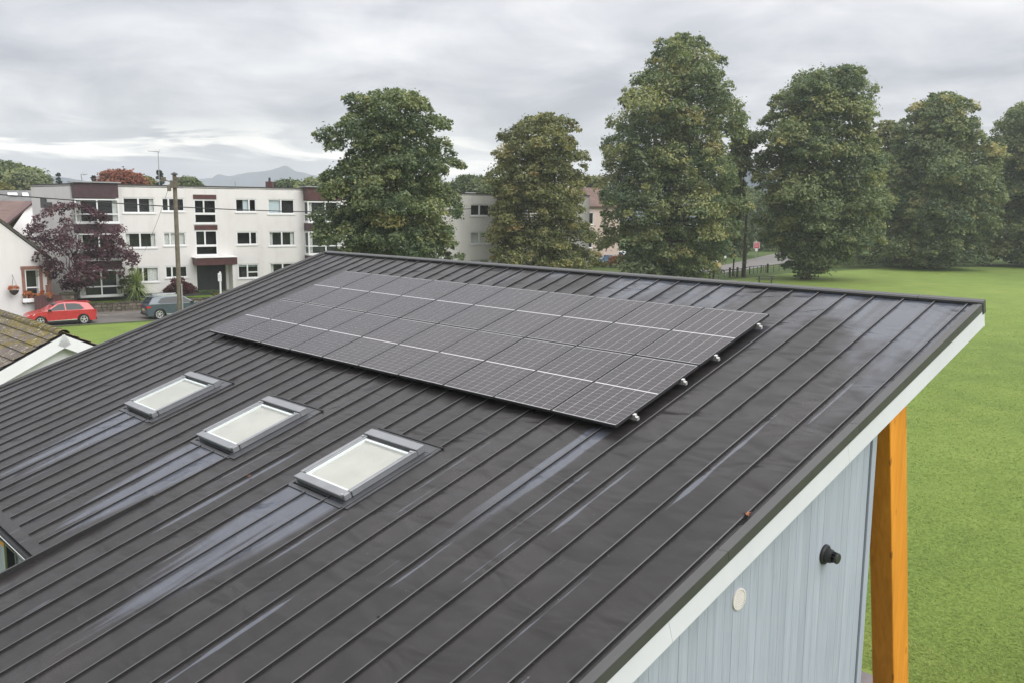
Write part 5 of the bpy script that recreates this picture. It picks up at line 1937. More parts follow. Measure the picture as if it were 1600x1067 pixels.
# ------------------------------------------------------------------ cars
def car(label, pos, heading, pm, L=4.1, Hh=1.45, W=.87, suv=False, group=None, name='parked_car'):
    root = thing(name, label, 'car', pos, heading, group)
    wb = L * .31
    wr = .315 if not suv else .345
    zb = .92 if not suv else 1.02
    h = L / 2

    def arch(cx, r, n=9):
        return [(cx + math.cos(math.pi - math.pi * i / n) * r, max(.22, wr + math.sin(math.pi * i / n) * r)) for i in range(n + 1)]
    low = [(-h + .06, .24)] + [(-wb - wr * 1.16, .22)] + arch(-wb, wr * 1.14) + [(wb - wr * 1.16, .22)] + arch(wb, wr * 1.14) + \
          [(h - .10, .22), (h - .01, .36), (h, .52), (h - .05, .66), (h - .22, .77), (h - .75, .88), (h - 1.05, zb), (-h + .20, zb), (-h + .05, zb - .08), (-h, .66), (-h + .01, .42)]
    top = [(h - 1.05, zb), (h - 1.82, Hh - .07), (h - 2.25, Hh), (-h + 1.2, Hh - .01), (-h + .55, Hh - .09), (-h + .42, Hh - .14), (-h + .14, zb)]

    def wid(z):
        return W if z <= zb else W * (1 - .30 * (z - zb) / (Hh - zb) * .8)

    mb = MB()

    def extr(poly, tops):
        n = len(poly)
        cx, cz = sum(p[0] for p in poly) / n, sum(p[1] for p in poly) / n
        rings = []
        for yy, ins in ((-1, .035), (-.94, .006), (-.80, 0), (.80, 0), (.94, .006), (1, .035)):
            ring = []
            for (x, z) in poly:
                dx, dz = cx - x, cz - z
                dl = math.hypot(dx, dz) + 1e-6
                k = ins if not (abs(z - zb) < .001) else 0
                ring.append((x + dx / dl * k, yy * wid(z), z + dz / dl * k))
            rings.append(ring)
        vs = [p for rg in rings for p in rg]
        fs = [tuple(range(n)), tuple(range(5 * n + n - 1, 5 * n - 1, -1))]
        for k in range(5):
            for i in range(n):
                j = (i + 1) % n
                fs.append((k * n + i, k * n + j, (k + 1) * n + j, (k + 1) * n + i))
        mb.add(vs, fs)

    extr(low, False)
    extr(top, True)
    body = mb.build('body', pm, root)
    bm = bmesh.new()
    bm.from_mesh(body.data)
    bmesh.ops.triangulate(bm, faces=[f for f in bm.faces if len(f.verts) > 4])
    bm.to_mesh(body.data)
    bm.free()

    def side_poly(pts, off, nm, mat, par=root):
        for sg in (-1, 1):
            m_ = MB()
            m_.prism([(x, sg * (wid(z) + off - .004), z) for x, z in pts], (0, sg * .006, 0))
            m_.build(nm, mat, par)
    zc = zb + .03
    zt = Hh - .11
    side_poly([(h - 1.26, zc), (h - 1.86, zt - .02), (h - 2.18, zt + .02), (h - 2.22, zc)], .004, 'side_window', MT['carglass'])
    side_poly([(h - 2.29, zc), (h - 2.26, zt + .02), (-h + 1.25, zt), (-h + .98, zt - .06), (-h + .72, zc + .06), (-h + .95, zc)], .004, 'side_window', MT['carglass'])

    def slope_glass(x0, z0, x1, z1, nm, k=.09):
        d = Vector((x1 - x0, 0, z1 - z0))
        nn = Vector((d.z, 0, -d.x)).normalized()
        if nn.z < 0:
            nn = -nn
        m_ = MB()
        p = []
        for o_ in (.001, .008):
            for (x, z) in ((x0, z0), (x1, z1)):
                for sg in (-1, 1):
                    p.append(Vector((x, sg * (wid(z) - k), z)) + nn * o_)
        m_.hexa([p[0], p[1], p[3], p[2], p[4], p[5], p[7], p[6]])
        m_.build(nm, MT['carglass'], root)
    slope_glass(h - 1.12, zb + .03, h - 1.80, Hh - .09, 'windscreen')
    slope_glass(-h + .19, zb + .06, -h + .42, Hh - .17, 'rear_window', .14)
    m_ = MB()
    m_.hexa([(-h + .28, -W * .6, Hh - .11), (-h + .62, -W * .62, Hh - .075), (-h + .62, W * .62, Hh - .075), (-h + .28, W * .6, Hh - .11),
             (-h + .26, -W * .6, Hh - .085), (-h + .62, -W * .62, Hh - .045), (-h + .62, W * .62, Hh - .045), (-h + .26, W * .6, Hh - .085)])
    m_.build('spoiler', pm, root)
    for cx in (-wb, wb):
        for sg in (-1, 1):
            m_ = MB()
            o_ = Vector((cx, sg * (W - .19), wr))
            ax = (0, sg, 0)
            m_.lathe(o_, ax, [(0, wr * .66), (0, wr * .95), (.03, wr), (.16, wr), (.188, wr * .95), (.192, wr * .74), (.16, wr * .70), (.16, 0)], 24)
            t_ = m_.build('wheel', MT['rubber'], root)
            m_ = MB()
            m_.lathe(o_ + Vector((0, sg * .165, 0)), ax, [(0, wr * .70), (.022, wr * .69), (.018, wr * .60), (0, wr * .58)], 24)
            m_.lathe(o_ + Vector((0, sg * .165, 0)), ax, [(0, wr * .18), (.022, wr * .15), (.024, 0)], 12)
            for k in range(5 if not suv else 8):
                a = 2 * math.pi * k / (5 if not suv else 8) + .3
                di = Vector((math.cos(a), 0, math.sin(a)))
                tn = Vector((-math.sin(a), 0, math.cos(a)))
                c_ = o_ + Vector((0, sg * .176, 0)) + di * wr * .39
                m_.obox(c_, di, tn, (0, 1, 0), wr * .24, wr * (.085 if not suv else .05), .008)
            m_.build('rim', MT['alloy'], t_)
    for sg in (-1, 1):
        m_ = MB()
        m_.hexa([(-h + .005, sg * (W - .30), .76), (-h + .005, sg * (W + .006), .76), (-h + .30, sg * (W + .006), .80), (-h + .09, sg * (W - .30), .80),
                 (-h + .03, sg * (W - .30), .90), (-h + .03, sg * (W + .006), .91), (-h + .26, sg * (W + .006), .90), (-h + .09, sg * (W - .30), .90)])
        m_.build('tail_light', MT['taillight'], root)
        m_ = MB()
        m_.hexa([(h - .06, sg * (W - .34), .62), (h - .08, sg * (W - .02), .63), (h - .42, sg * (W + .005), .70), (h - .30, sg * (W - .34), .70),
                 (h - .12, sg * (W - .34), .71), (h - .16, sg * (W - .02), .74), (h - .52, sg * (W + .005), .80), (h - .36, sg * (W - .34), .78)])
        m_.build('headlight', MT['headlight'], root)
        m_ = MB()
        m_.box((h - 1.42, sg * (W + .15) if sg < 0 else W - .03, zb + .0), (h - 1.24, sg * (W - .03) if sg < 0 else W + .15, zb + .13))
        m_.build('wing_mirror', MT['black'], root, bevel=.02)
        m_ = MB()
        for x in (h - 1.28, h - 2.25, -h + 1.02):
            m_.box((x, sg * W - .004 if sg > 0 else -W - .003, .34), (x + .012, W + .003 if sg > 0 else -W + .004, zb - .02))
        m_.build('door_gap', MT['black'], root)
        m_ = MB()
        for x in (h - 2.12, -h + 1.12):
            m_.box((x, min(sg * (W + .002), sg * (W + .028)), zb - .13), (x + .18, max(sg * (W + .002), sg * (W + .028)), zb - .10))
        m_.build('door_handle', pm, root)
        m_ = MB()
        m_.box((-wb + wr * 1.25, min(sg * (W - .02), sg * (W + .014)), .20), (wb - wr * 1.25, max(sg * (W - .02), sg * (W + .014)), .30))
        m_.build('side_skirt', MT['black'], root)
        m_ = MB()
        m_.hexa([(-wb + wr * 1.3, sg * (W + .014), .305), (wb - wr * 1.35, sg * (W + .014), .30), (wb - wr * 1.35, sg * (W - .02), .30), (-wb + wr * 1.3, sg * (W - .02), .305),
                 (-wb + wr * 1.3, sg * (W + .014), .37), (wb - wr * 1.35, sg * (W + .014), .325), (wb - wr * 1.35, sg * (W - .02), .325), (-wb + wr * 1.3, sg * (W - .02), .37)])
        m_.build('sill_strip', MT['chrome'], root)
    m_ = MB()
    m_.box((-h - .005, -W + .06, .24), (-h + .12, W - .06, .42))
    m_.build('rear_bumper', MT['black'], root, bevel=.02)
    m_ = MB()
    m_.box((-h - .008, -.27, .56), (-h + .05, .27, .68))
    m_.build('number_plate', MT['yellow'], root)
    m_ = MB()
    m_.box((h - .12, -.5, .32), (h + .003, .5, .50))
    m_.build('grille', MT['black'], root)
    m_ = MB()
    m_.box((-h + .3, -W + .1, .12), (h - .3, W - .1, .24))
    m_.build('underbody', MT['black'], root)
    if suv:
        for sg in (-1, 1):
            m_ = MB()
            m_.box((-h + .75, sg * (wid(Hh) - .06) - .02, Hh - .02), (h - 2.0, sg * (wid(Hh) - .06) + .02, Hh + .045))
            m_.build('roof_rail', MT['chrome'], root)
    return root


aS = math.atan2(FS.y, FS.x)
CG = 'cars parked along the street'
pr0 = gr(131, 506)                                  # rear near wheel of the red car
car('red five door hatchback parked outside the cottage', pr0 - FS * (4.06 * .31) - FN * .62, aS + math.pi, MT['redpaint'], 4.06, 1.45, .865, False, CG)
ps0 = gr(248.5, 499)
car('grey estate sized car with roof rails parked beside the cordyline', ps0 + FS * (4.3 * .31) - FN * .66, aS, MT['greypaint'], 4.3, 1.56, .90, True, CG)
car('pale blue car mostly hidden behind the hall roof edge below the entrance', ps0 + FS * 8.6 - FN * .66, aS, MT['palebluepaint'], 4.2, 1.5, .88, False, CG)
car('dark blue car parked beyond the second lime tree', gr(938, 411.5), aS + math.pi + .5, MT['bluepaint'], 4.2, 1.6, .9, True, CG)
car('white car parked right of the dark blue car', gr(966, 409), aS + math.pi * .6, MT['whitepaint'], 4.1, 1.5, .88, False, CG)

# ------------------------------------------------------------------ pole, wires, sign board, bin
pb = gr(283, 520)
pb = at(281.5, 500, 52.0)
pb.z = 0
pole = thing('telegraph_pole', 'weathered wooden telegraph pole in front of the white flats', 'telegraph pole', pb)
tp = at(272.5, 273, 52.0) - pb
mb = MB()
mb.tube((0, 0, -.3), tp, .145, .110, 12)
po = mb.build('pole_shaft', MT['polewood'], pole)
mb = MB()
mb.lathe(tp + Vector((0, 0, -.02)), (0, 0, 1), [(0, .13), (0, .20), (.05, .19), (.14, .03), (.14, 0)], 10)
mb.build('pole_cap', MT['darkedge'], po)
mb = MB()
mb.tube(tp + Vector((-.12, 0, -.45)), tp + Vector((-.62, -.05, -.30)), .03, .03, 6)
mb.box((tp.x - .75, tp.y - .12, tp.z - .40), (tp.x - .52, tp.y + .08, tp.z - .16))
mb.lathe(tp + Vector((-.28, -.15, -.95)), (0, 0, 1), [(0, 0), (0, .11), (.30, .11), (.36, .05), (.36, 0)], 10)
mb.box((tp.x - .2, tp.y - .22, tp.z - .75), (tp.x + .22, tp.y - .13, tp.z - .35))
mb.box((tp.x + .08, tp.y - .2, tp.z - .3), (tp.x + .3, tp.y + .1, tp.z - .16))
mb.build('pole_fittings', MT['polewood'], po)
mb = MB()
mb.tube((.20, -.08, 0), (.20, -.08, 3.1), .045, .045, 7)
mb.build('cable_guard', MT['galv'], po)


def wire(name, label, p0, p1, sag, r=.016, cat='cable'):
    p0, p1 = Vector(p0), Vector(p1)
    e = thing(name, label, cat, p0)
    pts = []
    for k in range(25):
        f = k / 24
        pts.append(p0.lerp(p1, f) - p0 - Vector((0, 0, 4 * sag * f * (1 - f))))
    mb = MB()
    mb.path(pts, r, 6)
    mb.build('strand', MT['wire'], e)
    return e


q0 = at(-60, 299.5, 44.0)
q1 = at(738, 326.5, 84.6)
wire('overhead_cable', 'black cable strung across the front of the white flats', q0, q1, 0.62, .030)
mb = MB()
e = thing('telegraph_pole', 'telegraph pole carrying the black cable beyond the left edge', 'telegraph pole', (q0.x, q0.y, 0))
mb.tube((0, 0, -.3), (0, .12, q0.z + .6), .15, .12, 10)
mb.build('pole_shaft', MT['polewood'], e)
wire('drop_wire', 'thin wire falling from the pole top to the flats', pb + tp + Vector((-.2, 0, -.3)), st(1.7, .02, 4.2), .25, .010)
mb = MB()
sb = thing('sale_board', 'white board on a white post in front of the entrance', 'sign board', st(6.35, 3.6, .1))
for_p = at(345, 458, 66.0)
sb.location = (for_p.x, for_p.y, .1)
mb.box((-.05, -.05, 0), (.05, .05, 2.7))
mb.build('post', MT['white'], sb)
mb = MB()
mb.box((-.14, -.09, 2.0), (.12, -.055, 2.60))
so = mb.build('board', MT['white'], sb)
mb = MB()
mb.box((-.1, -.094, 2.40), (.07, -.0905, 2.43))
mb.box((-.1, -.094, 2.28), (.03, -.0905, 2.31))
mb.build('print', MT['galv'], so)

# ------------------------------------------------------------------ right-hand road side: fence, pole, bin, signs, picnic table
FG = 'posts and rails of the roadside fence'
fb = [(1074, 440.5), (1096, 438.5), (1114.4, 437.3), (1140, 434), (1151.8, 433.6), (1171, 429.0), (1189, 427.2), (1199, 426.8), (1226, 423.5), (1252, 420)]
fpts = [gr(*p) for p in fb]
fn = thing('roadside_fence', 'dark post and rail fence between the field and the road', 'fence', fpts[0])
heights = [.95, .95, 1.0, 1.12, 1.12, .95, .95, 1.1, .95, .95]
for i, p in enumerate(fpts):
    l = p - fpts[0]
    mb = MB()
    w_ = .10 if i in (2, 3, 4, 7) else .05
    mb.box((l.x - w_, l.y - w_, 0), (l.x + w_, l.y + w_, heights[i]))
    mb.build('post', MT['fencewood'], fn)
    if i + 1 < len(fpts):
        m2 = fpts[i + 1] - fpts[0]
        for z, rr_ in ((.88, .045), (.58, .022), (.30, .022)):
            mb = MB()
            mb.tube(l + Vector((0, -.02, z)), m2 + Vector((0, -.02, z)), rr_, rr_, 5)
            mb.build('rail', MT['fencewood'], fn)
        for f in (.33, .66):
            pm_ = l.lerp(m2, f)
            mb = MB()
            mb.box((pm_.x - .025, pm_.y - .025, 0), (pm_.x + .025, pm_.y + .025, .9))
            mb.build('post', MT['fencewood'], fn)
pw = gr(1160.5, 433.5)
e = thing('roadside_pole', 'brown timber pole strapped to a grey stub beside the fence', 'pole', pw)
mb = MB()
mb.tube((0, 0, -.2), (.1, 0, 7.0), .16, .12, 10)
po = mb.build('pole_shaft', MT['fencewood'], e)
mb = MB()
mb.tube((.24, .02, -.2), (.24, .02, 3.6), .10, .10, 8)
mb.tube((.1, .02, 1.6), (.1, .02, 1.7), .28, .28, 12)
mb.build('stub', MT['polewood'], po)
gb = gr(1121, 418.5)
e = thing('grit_bin', 'yellow grit bin with a domed lid at the road edge', 'grit bin', gb, .35)
mb = MB()
mb.hexa([(-.36, -.26, 0), (.36, -.26, 0), (.36, .26, 0), (-.36, .26, 0), (-.43, -.32, .68), (.43, -.32, .68), (.43, .32, .68), (-.43, .32, .68)])
bo_ = mb.build('bin_body', MT['yellow'], e, bevel=.03)
mb = MB()
mb.hexa([(-.47, -.36, .685), (.47, -.36, .685), (.47, .36, .685), (-.47, .36, .685), (-.36, -.2, .93), (.36, -.2, .93), (.36, .26, .93), (-.36, .26, .93)])
mb.build('bin_lid', MT['cream'], e, bevel=.03)
e = thing('marker_post', 'thin grey post with a white round head beside the grit bin', 'post', gr(1132.5, 413.5))
mb = MB()
mb.tube((0, 0, 0), (0, 0, .95), .05, .05, 7)
mb.build('post', MT['galv'], e)
mb = MB()
mb.lathe((0, -.05, 1.02), (0, -1, 0), [(0, 0), (0, .17), (.03, .17), (.03, 0)], 14)
mb.build('sign_plate', MT['white'], e)
sg_ = gr(1181, 405.5)
e = thing('road_sign', 'red sign with white bars on a grey post by the road', 'sign', sg_)
k_ = sg_.y / FPX
mb = MB()
mb.tube((0, 0, -.2), (0, 0, 2.9), .06, .06, 8)
mb.build('post', MT['galv'], e)
mb = MB()
hh = 10.5 * k_
zb_ = (405.5 - 389) * k_
mb.box((-.46, -.10, zb_), (.46, -.06, zb_ + hh))
pl_ = mb.build('sign_plate', MT['white'], e)
mb = MB()
mb.box((-.40, -.112, zb_ + .06), (.40, -.1005, zb_ + hh - .06))
fc = mb.build('sign_face', MT['signred'], pl_)
mb = MB()
for z_, w_ in ((.32, .3), (.62, .34), (.86, .24)):
    mb.box((-w_, -.118, zb_ + z_ * hh), (w_, -.1125, zb_ + z_ * hh + .07))
mb.build('sign_bars', MT['white'], pl_)
mb = MB()
mb.box((-.20, -.09, zb_ - .42), (.20, -.06, zb_ - .03))
mb.build('small_plate', MT['white'], e)
pt_ = gr(1195.5, 443.5)
e = thing('picnic_table', 'grey weathered picnic table on the grass beyond the roof ridge', 'picnic table', pt_, -.35)
for k in range(5):
    mb = MB()
    mb.box((-.9, -.36 + k * .147, .72), (.9, -.36 + k * .147 + .135, .76))
    mb.build('table_plank', MT['benchwood'], e)
for sgn in (-1, 1):
    for k in range(2):
        mb = MB()
        mb.box((-.9, sgn * .72 - .14 + k * .145, .43), (.9, sgn * .72 - .14 + k * .145 + .135, .47))
        mb.build('bench_plank', MT['benchwood'], e)
    mb = MB()
    x_ = sgn * .62
    mb.hexa([(x_ - .03, -.72, 0), (x_ + .03, -.72, 0), (x_ + .03, -.60, 0), (x_ - .03, -.60, 0), (x_ - .03, -.34, .72), (x_ + .03, -.34, .72), (x_ + .03, -.22, .72), (x_ - .03, -.22, .72)])
    mb.hexa([(x_ - .03, .60, 0), (x_ + .03, .60, 0), (x_ + .03, .72, 0), (x_ - .03, .72, 0), (x_ - .03, .22, .72), (x_ + .03, .22, .72), (x_ + .03, .34, .72), (x_ - .03, .34, .72)])
    mb.box((x_ + .031, -.84, .34), (x_ + .075, .84, .43))
    mb.build('leg_frame', MT['benchwood'], e)

# ------------------------------------------------------------------ houses behind on the left
e = thing('brown_roofed_house', 'white house with a brown tiled roof behind the cottage', 'house', at(20, 340, 74).xy.to_3d())
O = e.location.copy()
rL, rR, eR, eL = at(-120, 312, 82) - O, at(53, 315, 80) - O, at(9, 352, 69) - O, at(-170, 356, 70) - O
mid_r, mid_e = rR.lerp(rL, .075), eR.lerp(eL, .03)
dn = Vector((0, 0, -.16))
mb = MB()
mb.hexa([eL + dn, mid_e + dn, mid_r + dn, rL + dn, eL, mid_e, mid_r, rL])
back = rR + Vector((2.0, 9, -4.0))
backL = rL + Vector((2.0, 9, -4.0))
mb.hexa([rL + dn, rR + dn, back + dn, backL + dn, rL, rR, back, backL])
mb.build('roof', MT['browntile'], e)
mb = MB()
mb.hexa([mid_e + dn + Vector((.01, 0, 0)), eR + dn, rR + dn - Vector((0, .01, 0)), mid_r + dn + Vector((.01, -.01, 0)), mid_e + Vector((.01, 0, .02)), eR + Vector((0, 0, .02)), rR + Vector((0, -.01, .02)), mid_r + Vector((.01, -.01, .02))])
mb.build('verge_strip', MT['gate'], e)
mb = MB()
z0 = Vector((0, 0, 1))
wr_, we_, wl_ = rR + dn * 1.6 + Vector((-.3, -.2, 0)), eR + dn * 1.6 + Vector((.35, .3, 0)), eL + dn * 1.6 + Vector((0, .3, 0))
bk = Vector((back.x - .3, back.y - .3, back.z - .3))
fl_ = lambda p: Vector((p.x, p.y, -.1))
mb.quad(fl_(we_), fl_(bk), bk, wr_, we_)
mb.quad(fl_(wl_), fl_(we_), we_, wl_)
mb.build('wall', MT['cotwall'], e)
e = thing('grey_roofed_house', 'house with a grey slate roof and skylight far behind on the left', 'house', at(20, 320, 98).xy.to_3d())
O = e.location.copy()
c = [at(-60, 321, 92) - O, at(58, 321, 92) - O, at(50, 298, 97) - O, at(-60, 298, 97) - O]
mb = MB()
mb.hexa([p + Vector((0, 0, -.18)) for p in c] + c)
bb = [c[3] + Vector((0, .01, 0)), c[2] + Vector((0, .01, 0)), c[2] + Vector((1, 6, -2.2)), c[3] + Vector((-1, 6, -2.2))]
mb.hexa([p + Vector((0, 0, -.18)) for p in bb] + bb)
rf_ = mb.build('roof', MT['slate'], e)
for f0, f1 in ((.40, .55), (.60, .70)):
    mb = MB()
    a, b = c[0].lerp(c[1], f0 + .24), c[0].lerp(c[1], f1 + .22)
    up = (c[3] - c[0])
    nn = Vector((0, -.3, .2))
    q_ = [a + up * .55, b + up * .55, b + up * .78, a + up * .78]
    mb.hexa([p + nn * .05 for p in q_] + [p + nn * .4 for p in q_])
    mb.build('skylight', MT['upvc'], rf_)
mb = MB()
mb.box((c[0].x + .3, c[0].y + .4, 0), (c[1].x - .3, bb[2].y - .4, c[0].z - .2))
mb.build('wall', MT['harl'], e)

# ------------------------------------------------------------------ background trees, hills
BT = 'background trees beyond the flats'
def bgtree(label, rows, depth, nl, nleaf, ls, mat, seed, tone=.45, lobe=(1.2, 2.6), name='background_tree', spread=.14):
    return crown_tree(name, label, rows, depth, 330, nl, nleaf, ls, mat, seed, BT, lobe, .3, tone=tone, spread=spread)


bgtree('broad green tree at the far left above the grey roof', [(254, -20, 18), (268, -35, 42), (285, -45, 62), (302, -45, 60), (325, -30, 45)], 150, 70, 12000, .55, MT['green'], 51, .55)
bgtree('lower green tree right of the far left tree', [(266, 30, 52), (278, 18, 72), (292, 14, 78), (306, 20, 74), (325, 30, 60)], 142, 50, 8000, .5, MT['lime'], 52, .45)
bgtree('yellow bush at the far left behind the grey roof', [(288, -12, 4), (300, -14, 8), (325, -8, 4)], 125, 20, 2500, .4, MT['gold'], 53, .6)
bgtree('rust red tree behind the left end of the flats roof', [(267, 166, 196), (274, 154, 214), (284, 150, 224), (300, 150, 224), (330, 170, 205)], 116, 60, 9500, .36, MT['rust'], 54, .5, (.9, 1.7))
bgtree('yellow green tree right of the rust red tree', [(276, 212, 226), (283, 200, 240), (292, 200, 246), (315, 205, 240)], 128, 36, 5000, .42, MT['gold'], 55, .42, (.9, 1.7))
bgtree('round green tree behind the telegraph pole', [(279, 288, 303), (286, 278, 312), (296, 276, 314), (320, 285, 305)], 128, 36, 5000, .42, MT['green'], 56, .6, (.9, 1.7))
bgtree('low green tree right of the chimney', [(283, 436, 462), (290, 428, 476), (300, 426, 480), (322, 436, 470)], 140, 40, 5500, .46, MT['green'], 57, .5, (1.0, 2.0))
bgtree('green tree behind the right hand brown bay', [(280, 478, 500), (288, 464, 512), (300, 462, 520), (322, 470, 510)], 132, 40, 6000, .46, MT['lime'], 58, .5, (1.0, 2.0))
bgtree('green tree behind the second white block', [(276, 722, 748), (284, 708, 768), (296, 700, 780), (312, 705, 775), (325, 715, 765)], 140, 50, 8000, .48, MT['green'], 59, .55, (1.1, 2.1))
bgtree('green tree over the roof of the pink house', [(278, 915, 938), (295, 902, 950), (312, 900, 958), (330, 905, 950)], 160, 40, 6500, .5, MT['lime2'], 60, .35, (1.1, 2.1))
bgtree('distant tree in the gap right of the tallest lime', [(296, 1150, 1180), (315, 1140, 1195), (345, 1138, 1195), (375, 1145, 1190)], 200, 40, 6500, .6, MT['green'], 61, .6, (1.4, 2.6))


def conifer(label, x, ytop, ybase, wpx, depth, seed):
    t, b = at(x, ytop, depth), at(x, ybase, depth)
    root = thing('conifer', label, 'conifer', (t.x, depth, 0), 0, 'conifers beyond the flats')
    r = np.random.default_rng(seed)
    H = t.z
    rad = wpx / 2 * depth / FPX
    lob = []
    for k in range(90):
        f = r.random() ** .8
        az = r.uniform(0, 6.283)
        z = H * (.15 + .85 * f)
        R_ = rad * (1 - f) * 1.25 + .12
        lob.append((np.array([math.cos(az) * R_ * .8, math.sin(az) * R_ * .8, z]), .25 + R_ * .38))
    v, q, ti = lobe_foliage(r, lob, 4200, .42, .5, np.zeros((90, 3)) + np.array([0, 0, H * .3]), .4, .12)
    link('crown', np_mesh('crown', v, q, MT['conif'], ti), root)
    mb = MB()
    mb.tube((0, 0, -.2), (0, 0, H * .97), .22, .03, 8)
    mb.build('trunk', MT['bark'], root)


conifer('dark narrow conifer beside the tall aerial mast', 249.5, 268, 300, 18, 120, 71)
conifer('small blue green conifer above the left end of the flats', 91, 272, 300, 15, 165, 72)
conifer('pointed conifer top left of the yellow green tree', 216, 273, 300, 13, 150, 73)
conifer('second pointed conifer top over the yellow green tree', 229, 275, 300, 13, 152, 74)
conifer('small conifer left of the rust red tree', 146, 276, 300, 12, 160, 75)

# bramble and undergrowth along the foot of the right-hand limes: one unbroken mass
r = np.random.default_rng(81)
lobes = []
p0, p1 = gr(1285, 421), gr(1640, 415)
for k in range(170):
    f = r.random()
    p = p0.lerp(p1, f)
    hgt = (.7 + 1.6 * abs(math.sin(f * 9)) * r.random()) * (.6 + f * .8)
    lobes.append((np.array([p.x, p.y + r.uniform(0.5, 12), hgt * .8]), r.uniform(.5, 1.1)))
v, q, ti = lobe_foliage(r, lobes, 17000, .30, .7, np.array([[l[0][0], l[0][1], -1] for l in lobes]), .55, .16)
o = link('undergrowth', np_mesh('undergrowth', v, q, MT['green'], ti))
o['kind'] = 'stuff'
o['label'] = 'bramble and long grass at the foot of the right hand lime trees'
# dark wood behind the limes on the right: a far-off mass
r = np.random.default_rng(82)
lobes = []
for k in range(420):
    x, y = r.uniform(1110, 1680), r.uniform(300, 415)
    dpt = r.uniform(165, 215)
    p = at(x, y, dpt)
    lobes.append((np.array([p.x, p.y, max(.6, p.z)]), r.uniform(1.6, 3.0)))
v, q, ti = lobe_foliage(r, lobes, 34000, .75, .8, None, .25, .12)
o = link('woodland', np_mesh('woodland', v, q, MT['green'], ti))
o['kind'] = 'stuff'
o['label'] = 'dark wood behind the right hand lime trees'
# hedge along the far side of the road
r = np.random.default_rng(83)
ha, hb_ = gr(1062, 409), gr(1230, 386)
lobes = []
for k in range(90):
    p = ha.lerp(hb_, r.random())
    lobes.append((np.array([p.x, p.y + r.uniform(2.2, 5), r.uniform(.3, 2.0)]), r.uniform(.6, 1.2)))
v, q, ti = lobe_foliage(r, lobes, 12000, .34, .85, np.array([[l[0][0], l[0][1] + .5, 0] for l in lobes]), .35, .14)
e = thing('road_hedge', 'dark hedge along the far side of the road behind the grit bin', 'hedge', ha)
link('foliage', np_mesh('foliage', v - np.array(tuple(ha)), q, MT['green'], ti), e)
for (lab, x0, y0, x1, y1, h_, sd) in (('pale clipped hedge below the dark blue car', 912, 418, 955, 419, .5, 84), ('scruffy reddish bush below the white car', 956, 419, 975, 419, 1.2, 85)):
    a, b = gr(x0, y0), gr(x1, y1)
    r = np.random.default_rng(sd)
    lob = [(np.array(tuple(a.lerp(b, r.random()) - a)) + np.array([0, r.uniform(-.3, .3), h_ * r.uniform(.4, .9)]), h_ * r.uniform(.4, .6)) for _ in range(24)]
    v, q, ti = lobe_foliage(r, lob, 2200, .2, .9, np.zeros((24, 3)), .6, .12)
    e = thing('garden_hedge', lab, 'hedge', a)
    link('foliage', np_mesh('foliage', v, q, MT['gold'] if sd == 84 else MT['rust'], ti), e)


def ridge(name, pts, depth, back, mat, seed, rough_):
    """a hill as terrain with real depth: skyline given in pixels at one distance, falling to the plain in front and behind"""
    r = np.random.default_rng(seed)
    xs = np.linspace(pts[0][0], pts[-1][0], 120)
    ys = np.interp(xs, [p[0] for p in pts], [p[1] for p in pts])
    fr_ = [r.uniform(0, 6.28) for _ in range(8)]
    vs, nx = [], len(xs)
    prof = [(-.9, 0.0), (-.7, .12), (-.5, .34), (-.32, .58), (-.18, .80), (-.07, .95), (0, 1.0), (.2, .9), (.6, .45), (1.0, 0.0)]
    for j, (o_, hgt) in enumerate(prof):
        for i, x in enumerate(xs):
            y_ = ys[i] + sum(math.sin(x * .035 * (k + 1) * 1.37 + fr_[k]) * rough_ / (k + 1) for k in range(8))
            top = at(x, y_, depth)
            wig = 1 + .10 * math.sin(i * .35 + j * 1.3) + .05 * math.sin(i * .9 + j)
            vs.append((top.x * (1 + o_ * back / depth * .3), depth + o_ * back, max(0, top.z) * hgt * (wig if 0 < j < 6 else 1) - .5))
    fs = [(j * nx + i, j * nx + i + 1, (j + 1) * nx + i + 1, (j + 1) * nx + i) for j in range(len(prof) - 1) for i in range(nx - 1)]
    mb = MB()
    mb.add(vs, fs)
    o = mb.build(name, mat, None, True)
    o['kind'] = 'structure'
    return o


ridge('mountain', [(150, 318), (230, 300), (290, 284), (320, 280), (352, 277), (385, 270), (420, 266), (432, 263.5), (446, 265.5), (470, 270), (500, 275), (560, 288), (640, 300), (760, 318)], 1750, 320, MT['hill'], 91, .8)
ridge('hill', [(-300, 296), (-100, 280), (0, 272), (50, 269), (80, 274), (115, 280), (150, 285), (220, 300), (300, 318)], 1100, 300, MT['hill'], 92, .6)
ridge('wooded_hill', [(900, 322), (1000, 300), (1080, 284), (1140, 273), (1165, 268), (1200, 264), (1290, 258), (1370, 255), (1450, 254), (1560, 252), (1700, 246), (1900, 240), (2200, 300)], 620, 190, MT['hill'], 93, 1.2)

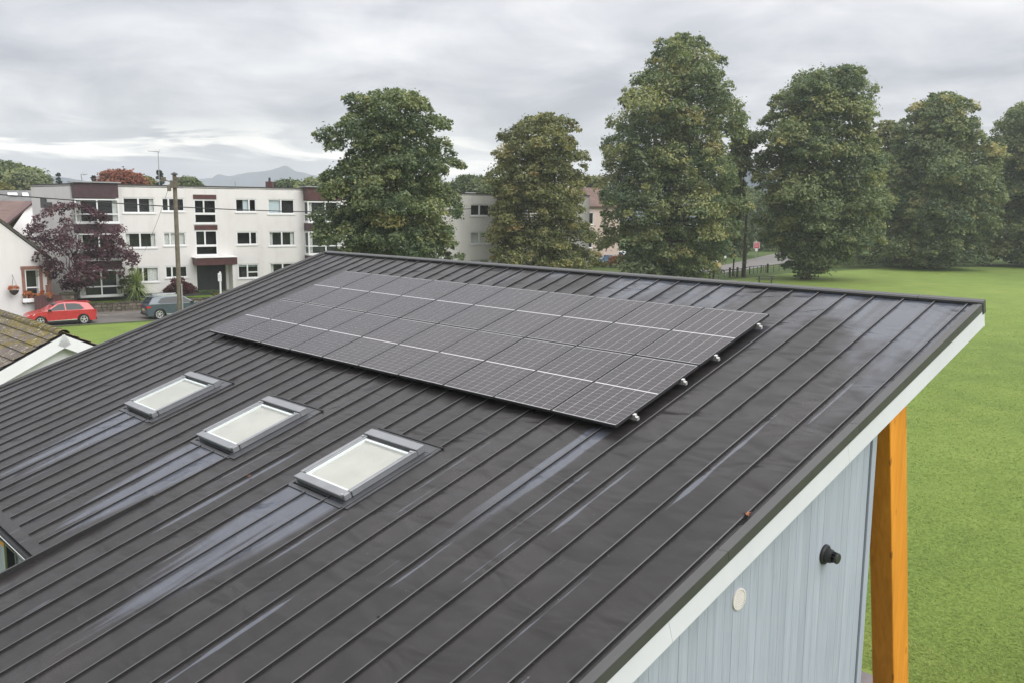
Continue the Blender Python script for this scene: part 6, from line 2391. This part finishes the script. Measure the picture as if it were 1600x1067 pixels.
# ------------------------------------------------------------------ mown grass close to the hall: real blades, thinning out with distance
r = np.random.default_rng(101)
NB = 170000
dd = 11.5 + 60 * r.random(NB * 2) ** 2.2
ax = r.uniform(1240, 1900, NB * 2)
X = (ax - CXP) / FPX * dd
L_ = np.stack([X - HT.x, dd - HT.y], 1)
uu = L_[:, 0] * UH.x + L_[:, 1] * UH.y
vv = L_[:, 0] * VH.x + L_[:, 1] * VH.y
keep = ~((uu > -3.2) & (uu < 13.5) & (vv > -7.2) & (vv < 6.2))
X, dd = X[keep][:NB], dd[keep][:NB]
n = len(X)
az = r.uniform(0, 6.283, n)
hgt = .010 + .022 * r.random(n)
ln = .03 + .06 * r.random(n)
wd = (.005 + .005 * r.random(n)) * np.clip(dd / 16, 1, 2.2)
c = np.stack([X, dd, np.full(n, .004)], 1)
sd = np.stack([np.cos(az), np.sin(az), np.zeros(n)], 1)
ld = np.stack([-np.sin(az), np.cos(az), np.zeros(n)], 1)
v = np.stack([c - sd * wd[:, None], c + sd * wd[:, None], c + ld * ln[:, None] + sd * wd[:, None] * .3 + np.array([0, 0, 1]) * hgt[:, None],
              c + ld * ln[:, None] - sd * wd[:, None] * .3 + np.array([0, 0, 1]) * hgt[:, None]], 1).reshape(-1, 3)
patch = np.sin(X * 1.7 + dd * .6) * .10 + np.sin(X * .5 - dd * 1.1 + 2) * .12 + np.clip(np.sin(X * .9 + 1.3 * np.sin(dd * .37)) * np.sin(dd * .55 + X * .3) - .25, 0, 1) * .45
ti = np.clip(.42 + patch + r.normal(size=n) * .22, 0, 1)
o = link('grass', np_mesh('grass', v, np.arange(4 * n).reshape(n, 4), MT['blade'], ti))
o['kind'] = 'stuff'
o['label'] = 'mown grass of the playing field close to the hall'

# ------------------------------------------------------------------ damp air
m, t = new_mat('haze_air')
t.n.remove(t.bs)
pv = t.node('ShaderNodeVolumePrincipled')
pv.inputs['Color'].default_value = (0.86, 0.90, 0.96, 1)
pv.inputs['Density'].default_value = 0.00042
pv.inputs['Anisotropy'].default_value = 0.2
t.l.new(pv.outputs[0], t.out.inputs['Volume'])
mb = MB()
mb.box((-2300, -160, -1.0), (2300, 2200, 104))
o = mb.build('haze', m)
o['kind'] = 'stuff'
